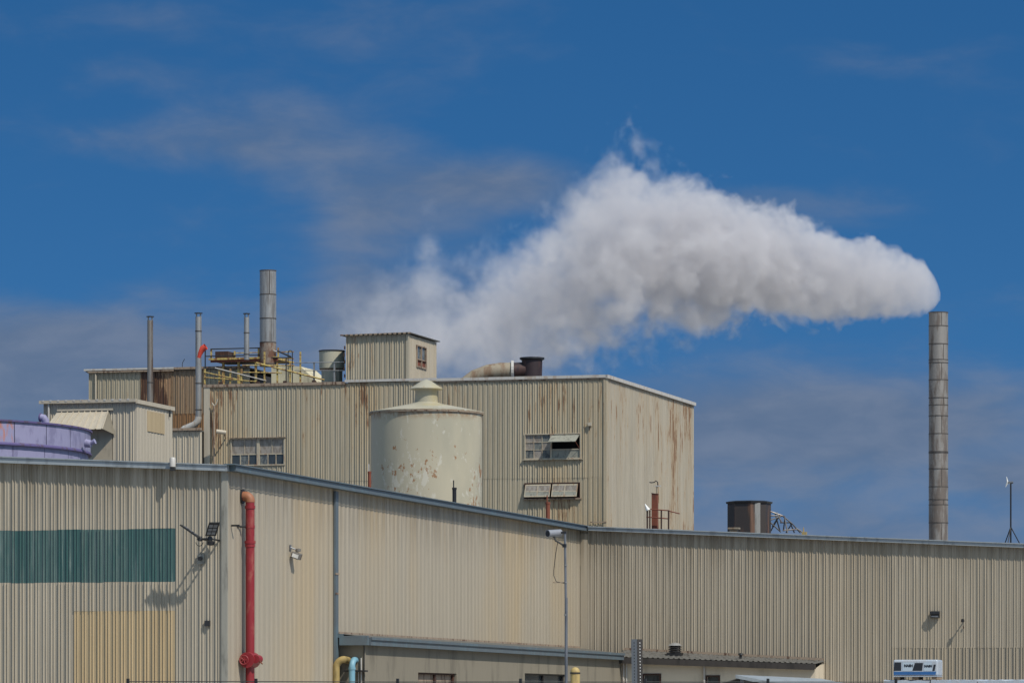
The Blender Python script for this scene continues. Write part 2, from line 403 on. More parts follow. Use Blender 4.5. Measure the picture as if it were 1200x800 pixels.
sheets(hall, 't', 0, TC, 0, GZ, EZ-.12, M['B'], pitch=.50, n=2, dep=.022, style='fine')
MB().box(-24.2, -.6, .6, TC-.1, GZ, EZ-.5).build('inner_wall', M['dark'], hall)
MB().prism((-25, -.12, roofz(-25)-.06), (.1, -.12, roofz(.1)-.06), (0, TC+.2, 0), .05).build('roof', M['roof'], hall)
# gutter on the front, fascia along the side, corner trims
g = MB().prism((-25, -.26, roofz(-25)-.19), (.12, -.26, roofz(.12)-.19), (0, .22, 0), .17)
g.prism((-25, -.30, roofz(-25)-.02), (.12, -.30, roofz(.12)-.02), (0, .28, 0), .035)
g.prism((-25, -.285, roofz(-25)-.20), (.12, -.285, roofz(.12)-.20), (0, .02, 0), .03)
g.build('gutter', M['fasA'], hall)
f = MB().box(.03, .34, .02, TC-.02, EZ-.19, EZ-.005)
f.box(.03, .40, -.30, TC-.03, EZ, EZ+.035)
f.box(.36, .385, .02, TC-.02, EZ-.20, EZ-.18)
f.build('side_fascia', M['fasB'], hall)
MB().box(-.14, .052, -.075, -.052, GZ, EZ-.2).box(.030, .055, -.052, .04, GZ, EZ-.26).build('corner_trim', M['trimlite'], hall)
tdp = T(392, 0)
MB().box(.024, .10, tdp-.18, tdp+.16, GZ, EZ-.26).build('downpipe', M['fasB'], hall)
b = MB()
for q in (Z(673, 0, tdp), Z(696, 0, tdp)): b.box(.10, .12, tdp-.20, tdp+.18, q, q+.06)
b.build('pipe_strap', M['rusttrim'], hall)
# small weep pipe on the gutter and the dark stud below it
sv = S(204.5, -.2); zv = roofz(sv)
MB().lathe(sv, -.38, [(0, zv-.13), (.10, zv-.13), (.10, zv+.14), (.07, zv+.18), (0, zv+.18)], 14).build('vent_cap', M['white'], hall, True)
MB().box(sv-.07, sv+.07, -.45, -.29, zv-.26, zv-.14).build('vent_dark_stud', M['blackmetal'], hall)
sp = S(244, 0); zp = Z(730, sp, 0)
MB().box(sp-.09, sp+.09, -.12, -.02, zp-.09, zp+.09).build('junction_box', M['blackmetal'], hall)
# ---------------------------------------------------------------- right hall
S1 = 46.0
rh = thing('rear_hall', 8, TC+20, GZ, 'long beige ribbed metal hall at right with pale gutter', 'building')
sseam = S(1045, TC); zseam = Z(757.5, sseam, TC)
sheets(rh, 's', .02, sseam, TC, GZ, zl, M['C'], pitch=.305, dep=.033)
sheets(rh, 's', sseam, S1, TC, zseam-.06, zl, M['C'], pitch=.305, dep=.033, proud=.012, name='cladding_sheet')
sheets(rh, 's', sseam, S1, TC, GZ, zseam+.0, M['C'], pitch=.305, dep=.05, name='lower_sheet')
MB().box(-24.5, S1-.6, TC+.6, 90.2, GZ, 8.2).build('inner_wall', M['dark'], rh)
MB().prism((-25, TC+.12, roofz(-25)-.06), (S1, TC+.12, roofz(S1)-.06), (0, 91-TC, 0), .05).build('roof', M['roof'], rh)
g = MB().prism((.42, TC-.26, roofz(.42)-.16), (S1, TC-.26, roofz(S1)-.16), (0, .2, 0), .14)
g.prism((.42, TC-.31, roofz(.42)-.015), (S1, TC-.31, roofz(S1)-.015), (0, .4, 0), .04)
g.build('gutter', M['fasA'], rh)
MB().box(-24.9, S1, 91.0, 91.1, GZ, roofz(S1)-.1).build('rear_wall', M['B'], rh)
MB().box(.03, .35, TC-.09, TC-.056, GZ, EZ-.3).build('corner_flashing', M['B'], rh)

# ---------------------------------------------------------------- shed in the notch
tE = TC-2.0
sd1, td0 = S(427, tdp+.3), tdp+.3
sE0, sE1 = S(728, tE), S(955, tE)
zf0 = Z(755.5, sd1, td0); zf1 = Z(773, sE0, tE)
lean = thing('notch_shed', sd1, td0+10, GZ, 'low rendered lean-to shed with blue-grey fascia in the corner of the two halls', 'shed')
L = MB(); L.box(.03, sd1, td0, td0+.15, GZ, zf0)
MB().box(.06, .30, td0-.24, td0-.10, zf0+.272, zf0+.40).prism((.30, td0-.24, zf0+.272), (sd1+.19, td0-.24, zf0+.272), (0, .14, 0), .06).build('end_flashing', M['fasB'], lean)
L.build('end_wall', M['stucco'], lean)
dv = Vector((sE0-sd1, tE-td0, 0)); Ld = dv.length; dv.normalize(); nv = Vector((dv.y, -dv.x, 0))
def onD(px):   # distance along the skewed shed wall for a pixel column
    lo, hi = 0, Ld
    for _ in range(40):
        m_ = (lo+hi)/2; p = Vector((sd1, td0, 0))+dv*m_; q = W(p.x, p.y, 0)
        if 600+F*q.x/q.y < px: lo = m_
        else: hi = m_
    return (lo+hi)/2
def DP(a, o=0.0, z=0.0):
    p = Vector((sd1, td0, 0))+dv*a+nv*o; return Vector((p.x, p.y, z))
def DZ(py, a): p = DP(a); return Z(py, p.x, p.y)
wins = []
for (x0, x1, py) in ((490, 535, 788), (615, 663, 789)):
    a0, a1 = onD(x0), onD(x1); wins.append((a0, a1, DZ(py, (a0+a1)/2)))
def zfa(a): return zf0+(zf1-zf0)*a/Ld
cuts = [0.0]+[q for w_ in wins for q in w_[:2]]+[Ld]
L = MB()
for i in range(0, len(cuts)-1):
    a0, a1 = cuts[i], cuts[i+1]
    if i % 2 == 0: L.add([DP(a0, 0, GZ), DP(a1, 0, GZ), DP(a1, 0, zfa(a1)), DP(a0, 0, zfa(a0))], [(0, 1, 2, 3)])
    else:
        zt = wins[i//2][2]; zb = zt-1.0
        L.add([DP(a0, 0, zt), DP(a1, 0, zt), DP(a1, 0, zfa(a1)), DP(a0, 0, zfa(a0))], [(0, 1, 2, 3)])
        L.add([DP(a0, 0, GZ), DP(a1, 0, GZ), DP(a1, 0, zb), DP(a0, 0, zb)], [(0, 1, 2, 3)])
        L.add([DP(a0, 0, zt), DP(a1, 0, zt), DP(a1, -.25, zt), DP(a0, -.25, zt)], [(0, 1, 2, 3)])
        L.add([DP(a0, 0, zb), DP(a1, 0, zb), DP(a1, -.25, zb), DP(a0, -.25, zb)], [(0, 1, 2, 3)])
        for a in (a0, a1): L.add([DP(a, 0, zb), DP(a, 0, zt), DP(a, -.25, zt), DP(a, -.25, zb)], [(0, 1, 2, 3)])
L.build('side_wall', M['stucco'], lean)
for i, (a0, a1, zt) in enumerate(wins):
    fr = MB(); h = 1.0; zb = zt-h
    for z in (zb, zt-.06): fr.prism(DP(a0, -.16, z), DP(a1, -.16, z), nv*.08, .06)
    for a in (a0, (a0+a1)/2-.05, a1-.14): fr.prism(DP(a, -.16, zb+.06), DP(a+.14, -.16, zb+.06), nv*.07, h-.12)
    fo = fr.build('window', M['darkrust'] if i == 0 else M['blackmetal'], lean)
    for k in range(2):
        am, ax = a0+(a1-a0)*k/2, a0+(a1-a0)*(k+1)/2
        MB().prism(DP(am+.02, -.20, zb+.02), DP(ax-.02, -.20, zb+.02), nv*.02, h-.04).build('pane', M['rusttrim'] if i == 0 else M['glassdark'], fo)
# fascia and roof of the shed
f = MB().prism((0.16, td0-.25, zf0), (sd1+.2, td0-.25, zf0), (0, .2, 0), .27)
p0, p1 = DP(0, .04, zf0), DP(Ld-.4, .04, zf1)
f.prism(p0, p1, nv*.20, .27); f.prism(p0+nv*.20+Vector((0, 0, .19)), p1+nv*.20+Vector((0, 0, .19)), nv*.05, .10)
f.build('fascia', M['fasB'], lean)
r = MB(); r.add([(.06, td0-.25, zf0+.42), (.06, TC-.3, zf1+.55), DP(Ld-.4, .2, zf1+.275), DP(0, .2, zf0+.275)], [(0, 3, 2, 1)])
r.build('roof', M['roof'], lean)
MB().prism((.055, tdp+.3, zf0+.36), (.055, TC-.35, zf1+.50), (.035, 0, 0), .12).build('wall_flashing', M['rusttrim'], lean)
# stub wall seam and conduits
MB().tube([(sd1-.1, td0-.06, GZ), (sd1-.1, td0-.06, zf0-.45)], .025).tube([(sd1-.2, td0-.06, GZ), (sd1-.2, td0-.06, zf0-.9)], .02).build('conduit', M['white'], lean)
MB().box(sd1-.02, sd1+.012, td0-.03, td0, GZ, zf0).build('corner_bead', M['blackmetal'], lean)

block = thing('cream_lean_to', (sE0+sE1)/2, tE+1, GZ, 'cream low lean-to with brown fascia and small windows below the right hall', 'shed')
zE = lambda a: Z(775, sE0, tE) + (Z(783, sE1, tE)-Z(775, sE0, tE))*(a-sE0)/(sE1-sE0)
ew = [(S(755, tE), S(773, tE), Z(790.5, S(760, tE), tE)), (S(829, tE), S(842, tE), Z(792.5, S(835, tE), tE))]
cuts = [sE0]+[q for w_ in ew for q in w_[:2]]+[sE1]; L = MB()
for i in range(len(cuts)-1):
    a0, a1 = cuts[i], cuts[i+1]
    if i % 2 == 0: L.add([(a0, tE, GZ), (a1, tE, GZ), (a1, tE, zE(a1)), (a0, tE, zE(a0))], [(0, 1, 2, 3)])
    else:
        zt = ew[i//2][2]; zb = zt-.9
        L.add([(a0, tE, zt), (a1, tE, zt), (a1, tE, zE(a1)), (a0, tE, zE(a0))], [(0, 1, 2, 3)])
        L.add([(a0, tE, GZ), (a1, tE, GZ), (a1, tE, zb), (a0, tE, zb)], [(0, 1, 2, 3)])
        for a in (a0, a1): L.add([(a, tE, zb), (a, tE, zt), (a, tE+.2, zt), (a, tE+.2, zb)], [(0, 1, 2, 3)])
        L.add([(a0, tE, zt), (a1, tE, zt), (a1, tE+.2, zt), (a0, tE+.2, zt)], [(0, 1, 2, 3)])
L.add([(sE1, tE, GZ), (sE1, TC-.06, GZ), (sE1, TC-.06, zE(sE1)+.3), (sE1, tE, zE(sE1))], [(0, 1, 2, 3)])
L.build('wall', M['cream'], block)
for (a0, a1, zt) in ew:
    zb = zt-.9; fr = MB().box(a0-.07, a1+.07, tE-.03, tE-.003, zt, zt+.07).box(a0-.07, a0, tE-.03, tE-.003, zb, zt).box(a1, a1+.07, tE-.03, tE-.003, zb, zt).box(a0, a1, tE+.05, tE+.10, zb+.42, zb+.47)
    fo = fr.build('window', M['darkrust'], block)
    MB().box(a0, a1, tE+.11, tE+.13, zb, zt).build('pane', M['glassdark'], fo)
MB().prism((sE0-.3, tE-.32, zE(sE0)-.02), (sE1+.05, tE-.32, zE(sE1)-.02), (0, .28, 0), .215).prism((sE0-.3, tE-.35, zE(sE0)-.06), (sE1+.05, tE-.35, zE(sE1)-.06), (0, .028, 0), .26).build('fascia', M['roofbrown'], block)
a = sE0-.3; zC0, zC1 = Z(761.5, sE0, TC), Z(774, sE1, TC)
while a < sE1:      # ribbed roof sheets falling towards the yard
    e = min(a+.92, sE1+.08); mb = MB(); xs = []
    x = a
    while x < e-1e-3:
        xs += [(x, 0), (x+.10, 0), (x+.13, .03), (x+.19, .03), (x+.22, 0)]; x += .23
    xs = [q for q in xs if q[0] <= e]+[(e, 0)]
    for (x0, o0), (x1, o1) in zip(xs, xs[1:]):
        q = lambda x: zC0+(zC1-zC0)*(x-sE0)/(sE1-sE0)
        mb.add([(x0, tE-.36, zE(x0)+.205+o0), (x1, tE-.36, zE(x1)+.205+o1), (x1, TC-.06, q(x1)+o1), (x0, TC-.06, q(x0)+o0)], [(0, 1, 2, 3)])
    mb.build('roof_sheet', M['roof'], block); a = e
MB().prism((sE0-.35, TC-.11, zC0+.02), (sE1, TC-.11, zC1+.02), (0, .04, 0), .10).build('wall_flashing', M['rusttrim'], block)
for px, rr in ((731, .05), (734.5, .035), (825.5, .05)):
    s_ = S(px, tE); MB().tube([(s_, tE-.06, GZ), (s_, tE-.06, zE(s_)-.03)], rr).build('downpipe', M['white'], block, True)
# roof vent on the lean-to: stacked louvre cowl
sv = S(791, tE+.9); tv = tE+.9; zv = Z(767, sv, tv); u = .0365
rv = thing('roof_vent', sv, tv, zv, 'small grey louvred roof vent cowl on the cream lean-to roof', 'roof vent')
MB().box(sv-.30, sv+.30, tv-.25, tv+.25, zv-.12, zv+.10).build('base', M['blackmetal'], rv)
MB().box(sv-.20, sv+.20, tv-.18, tv+.18, zv+.10, zv+.40).build('throat', M['galvdark'], rv)
for k in range(3):
    q = zv+.16+k*.10; MB().lathe(sv, tv, [(.30, q-.03), (.22, q+.03), (.22, q+.04), (.30, q-.02), (.30, q-.03)], 12).build('louvre', M['blackmetal'], rv)
MB().lathe(sv, tv, [(.33, zv+.40), (.18, zv+.50), (0, zv+.54)], 12).lathe(sv, tv, [(.33, zv+.40), (0, zv+.40)], 12).build('cap', M['galv'], rv)
sv = S(868, tE+.9); zv = Z(771, sv, tv)
MB().lathe(sv, tv, [(.06, zv-.1), (.06, zv+.13), (.12, zv+.15), (.10, zv+.22), (0, zv+.24)], 10).build('pipe_vent', M['blackmetal'])
tag(COL.objects[-1], 'tiny dark pipe vent standing midway on the cream lean-to roof', 'vent pipe')

# open canopy whose ridge runs away from the camera
sR, tR = ST(862, 150); zR = Z(790, sR, tR)
cp = thing('yard_canopy', sR+1, tR+5, GZ, 'low open canopy with a pale grey metal roof in front of the cream lean-to', 'canopy')
MB().prism((sR, tR, zR-.03), (sR+3.2, tR, zR-.66), (0, 15.5, 0), .03).build('roof', M['fasA'], cp)
MB().prism((sR, tR-.03, zR-.12), (sR+3.2, tR-.03, zR-.75), (0, .028, 0), .12).build('barge_board', M['fasA'], cp)
MB().prism((sR-2.0, tR+.5, zR-.75), (sR, tR+.5, zR-.13), (0, 15, 0), .03).build('rear_slope', M['roof'], cp)
for (a, b) in ((.15, .4), (3.0, .4), (.15, 15), (3.0, 15)):
    MB().box(sR+a-.06, sR+a+.06, tR+b-.06, tR+b+.06, GZ, zR-.10-.197*a).build('post', M['polegrey'], cp)

# ---------------------------------------------------------------- process building (tall block)
tG = 110.0; sG1 = S(710, tG); sG0 = S(240, tG); tG2 = T(812.5, sG1); GT = Z(441, sG1, tG)
tall = thing('process_building', (sG0+sG1)/2, 121, GZ, 'tall weathered beige ribbed metal process building with rust streaks in the centre', 'building')
def gw(x0, x1, y0, y1):
    a, b = S(x0, tG), S(x1, tG); return (a, b, Z(y1, a, tG), Z(y0, a, tG))
W1, W2, W3 = gw(272, 333, 515, 544.5), gw(616, 680, 509.5, 537), gw(616, 679, 567, 583)
def gmat(a, e): return M['G']
zg_seam = Z(611.5, sG1, tG)
sheets(tall, 's', sG0, sG1, tG, zg_seam, GT-.05, M['G'], pitch=.305, dep=.05, holes=(W1,) , proud=.01) if False else None
def gholes(): return (W1, W2)
# W2 and W3 stand above each other: cut the wall in two tiers between them
ztier = Z(552, sG1, tG)
sheets(tall, 's', sG0, sG1, tG, Z(559, sG1, tG), GT-.05, M['G'], pitch=.305, dep=.05, holes=(W1, W2), proud=.010)
sheets(tall, 's', sG0, sG1, tG, GZ, Z(559, sG1, tG)+.08, M['G'], pitch=.305, dep=.05, holes=(W3,), name='lower_sheet')
zside = lambda t: GT-.05
sheets(tall, 't', tG, tG2, sG1, GZ, zside, M['Gs'], pitch=.40, dep=.05)
MB().box(sG0+.1, sG1-.9, tG+1.0, tG2-.2, GZ, GT-.4).build('inner_wall', M['dark'], tall)
MB().box(sG0-.05, sG1+.05, tG+.02, tG2+.1, GT-.12, GT-.06).build('roof', M['roof'], tall)
MB().box(sG0-.02, sG0+.02, tG, tG2, GZ, GT-.13).build('left_wall', M['G'], tall)
sP0 = S(405, tG); sP2 = S(512, tG)
MB().box(sG0-.05, sP0-.02, tG-.13, tG+.02, GT-.14, GT+.03).build('rusty_coping', M['rusttrim'], tall)
MB().box(sP0-.02, sP2, tG-.15, tG+.02, GT-.02, GT+.13).build('penthouse_sill', M['white'], tall)
MB().box(sP2, sG1+.12, tG-.15, tG+.02, GT-.07, GT+.10).build('front_coping', M['white'], tall)
MB().box(sG1+.02, sG1+.16, tG-.15, tG2+.1, GT-.10, GT+.10).build('side_coping', M['white'], tall)
MB().box(sP2, sG1+.04, tG-.10, tG-.058, GT-.16, GT-.075).build('coping_drip', M['rusttrim'], tall)
MB().box(sG1-.12, sG1+.055, tG-.095, tG-.065, GZ, GT-.17).box(sG1+.038, sG1+.06, tG-.065, tG+.25, GZ, GT-.11).build('corner_trim', M['G'], tall)
MB().box(sG0-.03, sG0+.35, tG-.09, tG-.062, GZ, GT-.15).build('left_corner_trim', M['I'], tall)
MB().box(sG1-.9, sG1+.06, tG-.12, tG-.097, zg_seam-.03, zg_seam+.03).build('seam_flashing', M['rusttrim'], tall)

def frame_ring(mb, a0, a1, z0, z1, t0, t1, w_):
    mb.box(a0-w_, a1+w_, t0, t1, z1, z1+w_); mb.box(a0-w_, a1+w_, t0, t1, z0-w_, z0)
    mb.box(a0-w_, a0, t0, t1, z0, z1); mb.box(a1, a1+w_, t0, t1, z0, z1)
def pane(a0, a1, z0, z1, t0, m, fo): MB().box(a0, a1, t0, t0+.015, z0, z1).build('pane', m, fo)
# window 1: two bays, frosted above, a row of small panes below
a0, a1, z0, z1 = W1; mid = S(303, tG); zr = Z(532.5, a0, tG); fr = MB(); frame_ring(fr, a0, a1, z0, z1, tG-.10, tG+.02, .07)
fr.box(mid-.09, mid+.09, tG-.085, tG+.0, z0, z1); fr.box(a0, mid-.09, tG-.03, tG+.0, zr-.035, zr+.035); fr.box(mid+.09, a1, tG-.03, tG+.0, zr-.035, zr+.035)
bays = ((a0, mid-.09), (mid+.09, a1))
for (b0, b1) in bays:
    for k in (1, 2): x = b0+(b1-b0)*k/3; fr.box(x-.025, x+.025, tG-.03, tG, z0, zr-.035)
    x = (b0+b1)/2; fr.box(x-.02, x+.02, tG-.03, tG, zr+.035, z1)
fo = fr.build('window', M['frame'], tall)
for i, (b0, b1) in enumerate(bays):
    for k in range(2): pane(b0+(b1-b0)*k/2, b0+(b1-b0)*(k+1)/2, zr, z1, tG+.001+.001*k, M['glasspale'], fo)
    for k in range(3): pane(b0+(b1-b0)*k/3, b0+(b1-b0)*(k+1)/3, z0, zr, tG+.004+.001*k, (M['glassdark'], M['glass'], M['glassdark'])[(k+i) % 3], fo)
MB().box(a0-.1, a1+.12, tG-.22, tG-.03, z1+.072, z1+.10).build('window_hood', M['rusttrim'], tall)
# window 2: gridded bay, and a bay with its sash propped open
a0, a1, z0, z1 = W2; mid = S(646, tG); fr = MB(); frame_ring(fr, a0, a1, z0, z1, tG-.10, tG+.02, .06)
zr2 = z0+(z1-z0)*.36; zr3 = z0+(z1-z0)*.68
fr.box(mid-.05, mid+.05, tG-.085, tG, z0, z1)
for k in (1, 2): x = a0+(mid-.05-a0)*k/3; fr.box(x-.02, x+.02, tG-.03, tG, z0, z1)
for q in (zr2, zr3): fr.box(a0, mid-.05, tG-.032, tG-.001, q-.02, q+.02)
fr.box(mid+.05, a1, tG-.033, tG, zr2-.03, zr2+.03)
fo = fr.build('window', M['frame'], tall)
for i in range(3):
    for j in range(3):
        zz = [z0, zr2, zr3, z1]; pane(a0+(mid-.05-a0)*i/3, a0+(mid-.05-a0)*(i+1)/3, zz[j], zz[j+1], tG+.002+.0015*((i+j) % 2), random.choice((M['glass'], M['glasspale'], M['glasspale'])), fo)
pane(mid+.05, a1, z0, zr2, tG+.003, M['frosted'], fo)
sx0, sx1 = S(645, tG-.7), S(679, tG-.4); hz = z1-.06
MB().prism((mid+.07, tG-.05, hz), (a1-.03, tG-.05, hz), (-.10, -.62, -.42), .035).build('open_sash', M['frosted'], tall)
MB().tube([(a1-.04, tG-.05, zr2+.05), (a1-.14, tG-.64, hz-.40)], .015).build('stay', M['rust'], tall)
MB().box(a0-.16, a1+.16, tG-.18, tG-.02, z0-.11, z0-.062).build('sill', M['frame'], tall)
# window 3: both sashes leaning out
a0, a1, z0, z1 = W3; mid = (a0+a1)/2; fr = MB(); frame_ring(fr, a0, a1, z0, z1, tG-.10, tG+.02, .06); fr.box(mid-.03, mid+.03, tG-.09, tG, z0, z1)
fo = fr.build('window', M['darkrust'], tall)
for (b0, b1) in ((a0+.02, mid-.06), (mid+.04, a1-.05)):
    sh = MB(); dn = (-.04, -.20, -(z1-z0)*.93); bt = z1-.03
    for q0, q1 in ((0, .12), (.53, .60), (.90, 1)):
        sh.prism((b0+dn[0]*q0, tG-.11+dn[1]*q0, bt+dn[2]*q0), (b1+dn[0]*q0, tG-.11+dn[1]*q0, bt+dn[2]*q0), tuple(x*(q1-q0) for x in dn), (0, -.03, 0))
    for q in (b0, (b0+b1)/2-.03, b1-.06): sh.prism((q, tG-.115, bt), (q+.06, tG-.115, bt), dn, (0, -.028, 0))
    so = sh.build('sash', M['frame'], tall)
    for k in range(2):
        for q0, q1 in ((.1, .55), (.57, .93)):
            p = b0+(b1-b0)*k/2; MB().prism((p+dn[0]*q0, tG-.118, bt+dn[2]*q0), (p+(b1-b0)/2+dn[0]*q0, tG-.118, bt+dn[2]*q0), tuple(x*(q1-q0) for x in dn), (0, -.012, 0)).v
            mb = MB().prism((p+dn[0]*q0, tG-.118+dn[1]*q0, bt+dn[2]*q0), (p+(b1-b0)/2+dn[0]*q0, tG-.118+dn[1]*q0, bt+dn[2]*q0), tuple(x*(q1-q0) for x in dn), (0, -.012, 0))
            mb.build('pane', M['frosted'] if q0 > .5 else M['glasspale'], so)
MB().box(a0-.12, a1+.15, tG-.20, tG-.02, z0-.13, z0-.062).build('sill', M['rusttrim'], tall)
sp = S(692, tG); zp = Z(497, sp, tG)
MB().box(sp-.11, sp+.11, tG-.22, tG-.06, zp-.10, zp+.10).tube([(sp-.3, tG-.15, zp+.02), (sp, tG-.15, zp+.02)], .02).build('wall_fitting', M['I'], tall)
# gooseneck conduit and tube lamp at the left end
sg = S(251, tG-.2)
MB().tube([(sg, tG-.2, 12), (sg, tG-.2, Z(476, sg, tG))], .06).build('conduit', M['rusttrim'], tall, True)
q = Z(474, sg, tG); MB().tube([(sg, tG-.2, q-.1), (sg+.14, tG-.2, q+.06), (sg+.22, tG-.2, q+.32)], .045).tube([(sg, tG-.2, q-.1), (sg-.13, tG-.2, q+.08)], .045).build('conduit_fork', M['I'], tall, True)
s0_, z_ = S(256, tG-.5), Z(507, sg, tG)
MB().tube([(s0_, tG-.9, z_+.03), (s0_+.55, tG-.7, z_-.05)], .13, 12).build('wall_tube_lamp', M['I'], tall, True)
MB().tube([(s0_+.45, tG-.7, z_-.15), (s0_+.30, tG-.06, z_-.35)], .04).build('lamp_arm', M['rusttrim'], tall)

# ---------------------------------------------------------------- roof penthouse
tP = tG+.25; p0, p1 = S(405.5, tP), S(478, tP); tP2 = T(511, p1); PT = Z(391.5, p1, tP)
ph = thing('roof_penthouse', (p0+p1)/2, tP+2, GT, 'rust-streaked ribbed metal penthouse box on the roof of the tall building', 'penthouse')
sw = (T(488, p1), T(498.5, p1), Z(427, p1, tP+1), Z(404, p1, tP+1))
sheets(ph, 's', p0, p1, tP, GT+.0, PT, M['P'], pitch=.305, n=2, dep=.05)
sheets(ph, 't', tP, tP2, p1, GT+.0, PT, M['I'], pitch=.34, n=2, dep=.04, holes=(sw,))
MB().box(p0+.02, p1-.35, tP+.35, tP2, GT-.06, PT-.1).build('inner_wall', M['dark'], ph)
MB().prism((p0-.30, tP-.22, PT+.0), (p1+.18, tP-.22, PT+.06), (0, tP2-tP+.5, 0), .05).build('roof', M['roof'], ph)
x = p0-.28
while x < p1+.1: MB().prism((x, tP-.25, PT-.03+(x-p0)/(p1-p0)*.04), (x+.17, tP-.25, PT-.03+(x-p0)/(p1-p0)*.04), (0, .03, 0), .09).build('eave_tab', M['rusttrim'], ph); x += .30
MB().box(p1-.10, p1+.055, tP-.075, tP-.052, GT+.14, PT).box(p1+.042, p1+.06, tP-.05, tP+.12, GT+.14, PT).build('corner_trim', M['P'], ph)
fr = MB(); (q0, q1, z0, z1) = sw
for (b0, b1, c0, c1) in ((q0-.08, q1+.08, z1, z1+.07), (q0-.08, q1+.08, z0-.10, z0), (q0-.08, q0, z0, z1), (q1, q1+.08, z0, z1), (q0, q1, z0+.36, z0+.42), ((q0+q1)/2-.03, (q0+q1)/2+.03, z0, z1)):
    fr.box(p1-.02, p1+.08, b0, b1, c0, c1)
fo = fr.build('window', M['rusttrim'], ph)
for k in range(2):
    for (c0, c1, mm) in ((z0, z0+.38, M['rust']), (z0+.40, z1, M['glass'])):
        MB().box(p1-.03, p1-.01, q0+(q1-q0)*k/2+.01, q0+(q1-q0)*(k+1)/2-.01, c0, c1).build('pane', mm, fo)
for k in range(5):
    x = p0-.06-.03*(k % 2); z = GT+.3+k*.42; MB().box(x-.06, x-.02, tP-.02, tP+.12, z, z+.20).build('hinge_plate', M['darkrust'], ph)

# ---------------------------------------------------------------- rear wing
tH = 118.5; h0, h1 = S(104, tH), sG0-.04; HT = Z(434.5, h0, tH)
rw = thing('rear_wing', (h0+h1)/2, tH+5, GZ, 'rear beige wing with heavy dark rust stains behind the two thin left stacks', 'building')
xr0, xr1 = S(165, tH), S(201, tH); zbr = Z(486, h0, tH)
def hm(a, e):
    px = (a+e)/2
    if px < xr0: return M['H']
    return M['Hr'] if px < xr1+2.0 else M['Hb' if False else 'Hr']
sheets(rw, 's', h0, xr0, tH, GZ, HT-.1, M['H'], pitch=.305, n=3, dep=.05)
sheets(rw, 's', xr0, xr1, tH, zbr-.05, HT-.1, M['Hr'], pitch=.305, n=1, dep=.05, proud=.01, name='rusty_sheet')
xr2 = S(240, tH)
sheets(rw, 's', xr1, xr2, tH, zbr-.05, HT-.1, M['Hm'], pitch=.305, n=1, dep=.05, proud=.01, name='rusty_sheet')
sheets(rw, 's', xr2, h1, tH, zbr-.05, HT-.1, M['H'], pitch=.305, n=3, dep=.05, proud=.01)
sheets(rw, 's', xr0, h1, tH, GZ, zbr, M['Hb'], pitch=.305, n=3, dep=.05, name='brown_sheet')
MB().box(h0+.05, h1-.05, tH+.6, tH+12, GZ, HT-.3).build('inner_wall', M['dark'], rw)
MB().box(h0-.15, h1, tH-.15, tH+12, HT-.09, HT-.02).build('roof', M['roof'], rw)
MB().box(h0-.25, S(205, tH), tH-.22, tH-.02, HT-.015, HT+.10).build('coping', M['white'], rw)
MB().box(S(205, tH), h1, tH-.22, tH-.02, HT-.05, HT+.09).build('rusty_coping', M['rusttrim'], rw)
sdp = S(113, tH); MB().tube([(sdp, tH-.14, GZ), (sdp, tH-.14, HT-.2)], .06).build('downpipe', M['I'], rw, True)
MB().tube([(h0, tH-.20, HT-.12), (S(205, tH), tH-.20, HT-.12)], .045).build('gutter', M['rusttrim'], rw)
s_ = S(213, tH); MB().tube([(s_, tH+.1, HT+.08), (s_, tH+.1, HT+.35), (s_+.15, tH+.1, HT+.62)], .02).build('lightning_rod', M['blackmetal'], rw)
# bare brown end of the gap next to the tall block
# ---------------------------------------------------------------- left annex tower with awning
tI = 70.0; i1 = S(160, tI); i0 = S(51, tI); tI2 = T(202, i1); IT = Z(469.5, i1, tI)
ax = thing('annex_tower', (i0+i1)/2, tI+4, GZ, 'small beige annex tower with a ribbed sloping awning at left', 'building')
aw0, aw1 = S(68, tI), S(128, tI); azt, azb = Z(482, aw0, tI), Z(505, aw0, tI)
rec = (S(100, tI), S(132, tI), Z(550, i0, tI), Z(500, i0, tI))
sheets(ax, 's', i0, i1, tI, GZ, IT-.05, M['I'], pitch=.36, n=3, dep=.045)
MB().box(rec[0], rec[1], tI-.075, tI-.056, rec[2], rec[3]).build('recess_shade_panel', M['shadepanel'], ax)  # flat panel proud of the wall; its tan paints the shade under the awning
sheets(ax, 't', tI, tI2, i1, GZ, IT-.05, M['I'], pitch=.45, n=3, dep=.02, style='fine')
MB().box(i0+.05, i1-.5, tI+.5, tI2-.05, GZ, IT-.4).build('inner_wall', M['stucco'], ax)
MB().box(i0-.1, i1+.1, tI-.05, tI2+.05, IT-.05, IT+.01).build('roof', M['roof'], ax)
MB().box(i0-.15, i1+.05, tI-.26, tI-.07, IT-.07, IT+.09).build('gutter', M['I'], ax)
for k in range(12):
    x = i0+k*(i1-i0)/12; MB().box(x, x+.12, tI-.275, tI-.255, IT+.015, IT+.105).build('gutter_clip', M['white'], ax)
MB().box(i1+.025, i1+.13, tI-.2, tI2+.05, IT-.14, IT+.06).build('side_coping', M['I'], ax)
MB().tube([(i0+.33, tI-.14, GZ), (i0+.33, tI-.14, IT-.08)], .055).build('downpipe', M['white'], ax, True)
